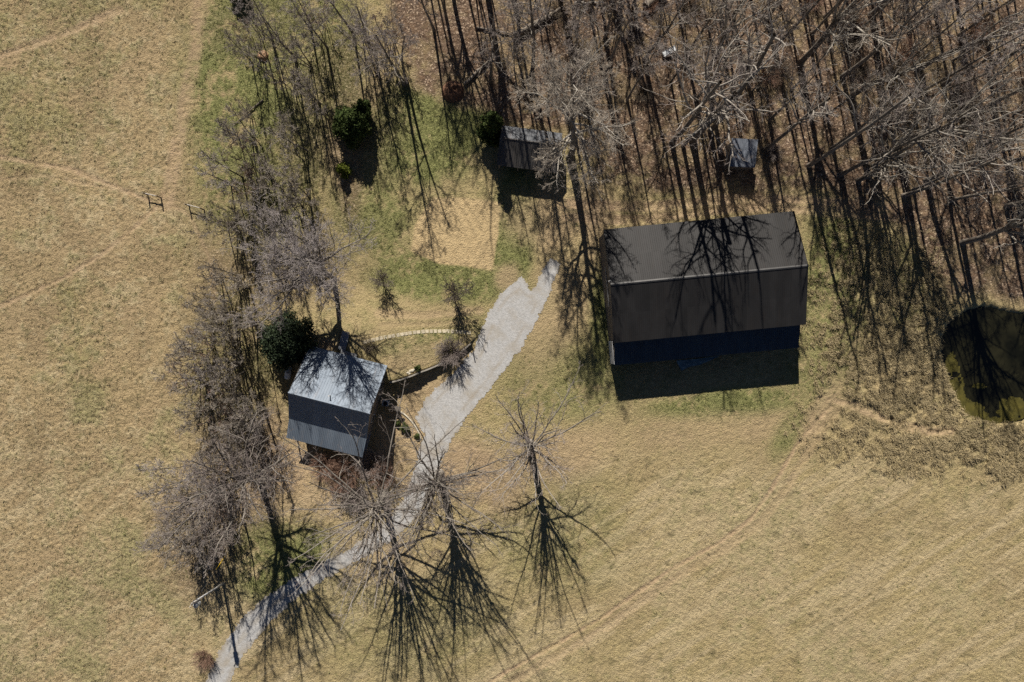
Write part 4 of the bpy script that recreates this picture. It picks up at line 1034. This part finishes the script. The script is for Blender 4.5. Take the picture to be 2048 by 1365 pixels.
# ---- utility pole
ux, uy = G(447, 1167)
up = tag(empty('utility_pole', (ux, uy, 0)), 'wooden utility pole with a white transformer beside the lower driveway', 'utility pole')
tp = Vector((*G(383, 1208, 8.3), 8.3)) - Vector((ux, uy, 0))
MB().tube((0, 0, -.3), tp, .16, .11).build('pole', M['pole_wood'], up, smooth=True)
MB().tube((.24, .12, 0), (tp.x + .2, tp.y + .12, 7.3), .065).build('conduit', M['pale_trim'], up, smooth=True)
q = tp * .87 + Vector((.12, -.42, 0))
tr = MB().tube(q - Vector((0, 0, .45)), q + Vector((0, 0, .42)), .30, seg=18).ball(q + Vector((0, 0, .42)), .30, (1, 1, .35), 18, 8).build('transformer', M['white_steel'], up, smooth=False)
MB().tube(q + Vector((0, 0, .45)), q + Vector((0, 0, .78)), .06).tube(q + Vector((.14, 0, .42)), q + Vector((.14, 0, .66)), .05).build('bushing', M['trim'], tr)
q2 = tp * .82 + Vector((.35, .1, 0))
MB().bar(tp * .97 + Vector((-.35, -.5, 0)), tp * .97 + Vector((.2, .4, 0)), .08, .1).build('crossarm', M['pole_wood'], up)
an = Vector((*G(450, 1113), 0)) - Vector((ux, uy, 0))
MB().tube(an, tp * .92, .012).build('guy_wire', M['steel'], up)
gd = (tp * .92 - an).normalized()
MB().tube(an + gd * .1, an + gd * 2.5, .05).build('guy_guard', M['yellow'], up)

# ---- things lying in the woods
def log(px0, py0, px1, py1, r0, r1, label, mat='log_wood', h=.1):
    a, c = Vector((*G(px0, py0), r0 + h)), Vector((*G(px1, py1), r1 + h)); d = c - a
    rs = np.random.RandomState(int(px0)); n = 8
    P = np.array([[list(d * (i / n) + Vector((rs.randn() * .06, rs.randn() * .06, rs.randn() * .03))) for i in range(n + 1)]])
    R = np.linspace(r0, r1, n + 1)[None] * (1 + rs.randn(1, n + 1) * .06)
    v, q = tubes(P, R, 12); tris = []
    caps = [[list(range(0, 12))], [list(range(n * 12, n * 12 + 12))]]
    t = [(0, i, i + 1) for i in range(1, 11)] + [(n * 12, n * 12 + i + 1, n * 12 + i) for i in range(1, 11)]
    o = empty('fallen_log', a); tag(o, label, 'log', 'fallen logs in the woods')
    link_mesh('trunk', np_mesh('log', v, q, t, mats=(M[mat],), smooth=True), o)
    for k in (.35, .6, .8):
        p = d * k; MB().tube(p, p + Vector((rs.randn() * .7, rs.randn() * .7, .5)), r1 * .5, .02).build('limb', M[mat], o)
log(1028, 74, 1122, 20, .38, .24, 'thick mossy fallen log slanting through the top of the woods')
log(954, 57, 1024, 70, .15, .09, 'thin fallen log meeting the thick slanting one')
log(1148, 8, 1206, 7, .14, .08, 'pale fallen log at the top edge of the woods', 'pole_wood')
log(1290, 16, 1330, -12, .5, .4, 'stout fallen log cut off by the frame above the trough')
log(929, 170, 985, 118, .22, .14, 'dark fallen log beside the upturned root mound')
log(528, 200, 470, 250, .10, .05, 'thin dead log in the scrub beside the pasture')
tX, tY = G(1337, 106)
tr = tag(empty('trough', (tX, tY, 0), math.radians(29)), 'pale metal trough lying in the leaves among the trees', 'trough')
b = MB(); b.prism([(-.9, -.26, .06), (-.9, .26, .06), (-.9, .33, .5), (-.9, -.33, .5)], (1.8, 0, 0)); b.build('basin', M['white_steel'], tr)
b = MB(); b.bar((-.95, -.35, .5), (.95, -.35, .5), .06).bar((-.95, .35, .5), (.95, .35, .5), .06).bar((-.92, -.32, .5), (-.92, .32, .5), .06).bar((.92, -.32, .5), (.92, .32, .5), .06); b.build('rim', M['steel'], tr)
def mound(px, py, r, h, mat, name, label, cat):
    n = 26; a = np.linspace(-1, 1, n); A, B = np.meshgrid(a, a); rr = np.sqrt(A * A + B * B)
    x0, y0 = G(px, py)
    z = h * np.clip(1 - rr ** 2, 0, 1) ** .7 * (.5 + fbm(A * r + px, B * r, .5, 81)) + fbm(A * r, B * r + py, .2, 83) * .1 * (rr < 1) - .08
    I = np.arange(n * n).reshape(n, n)
    o = link_mesh(name, np_mesh(name, np.stack([A * r, B * r, z], -1), np.stack([I[:-1, :-1], I[:-1, 1:], I[1:, 1:], I[1:, :-1]], -1).reshape(-1, 4), mats=(M[mat],), smooth=True), None, (x0, y0, gz(px, py)))
    tag(o, label, cat)
mound(906, 184, 1.5, 1.0, 'soil', 'root_mound', 'reddish brown upturned root mound beside the slim tall tree', 'root mound')
mound(526, 113, .8, .5, 'raw_wood', 'stump', 'orange cut stump in the scrub beside the pasture', 'stump')
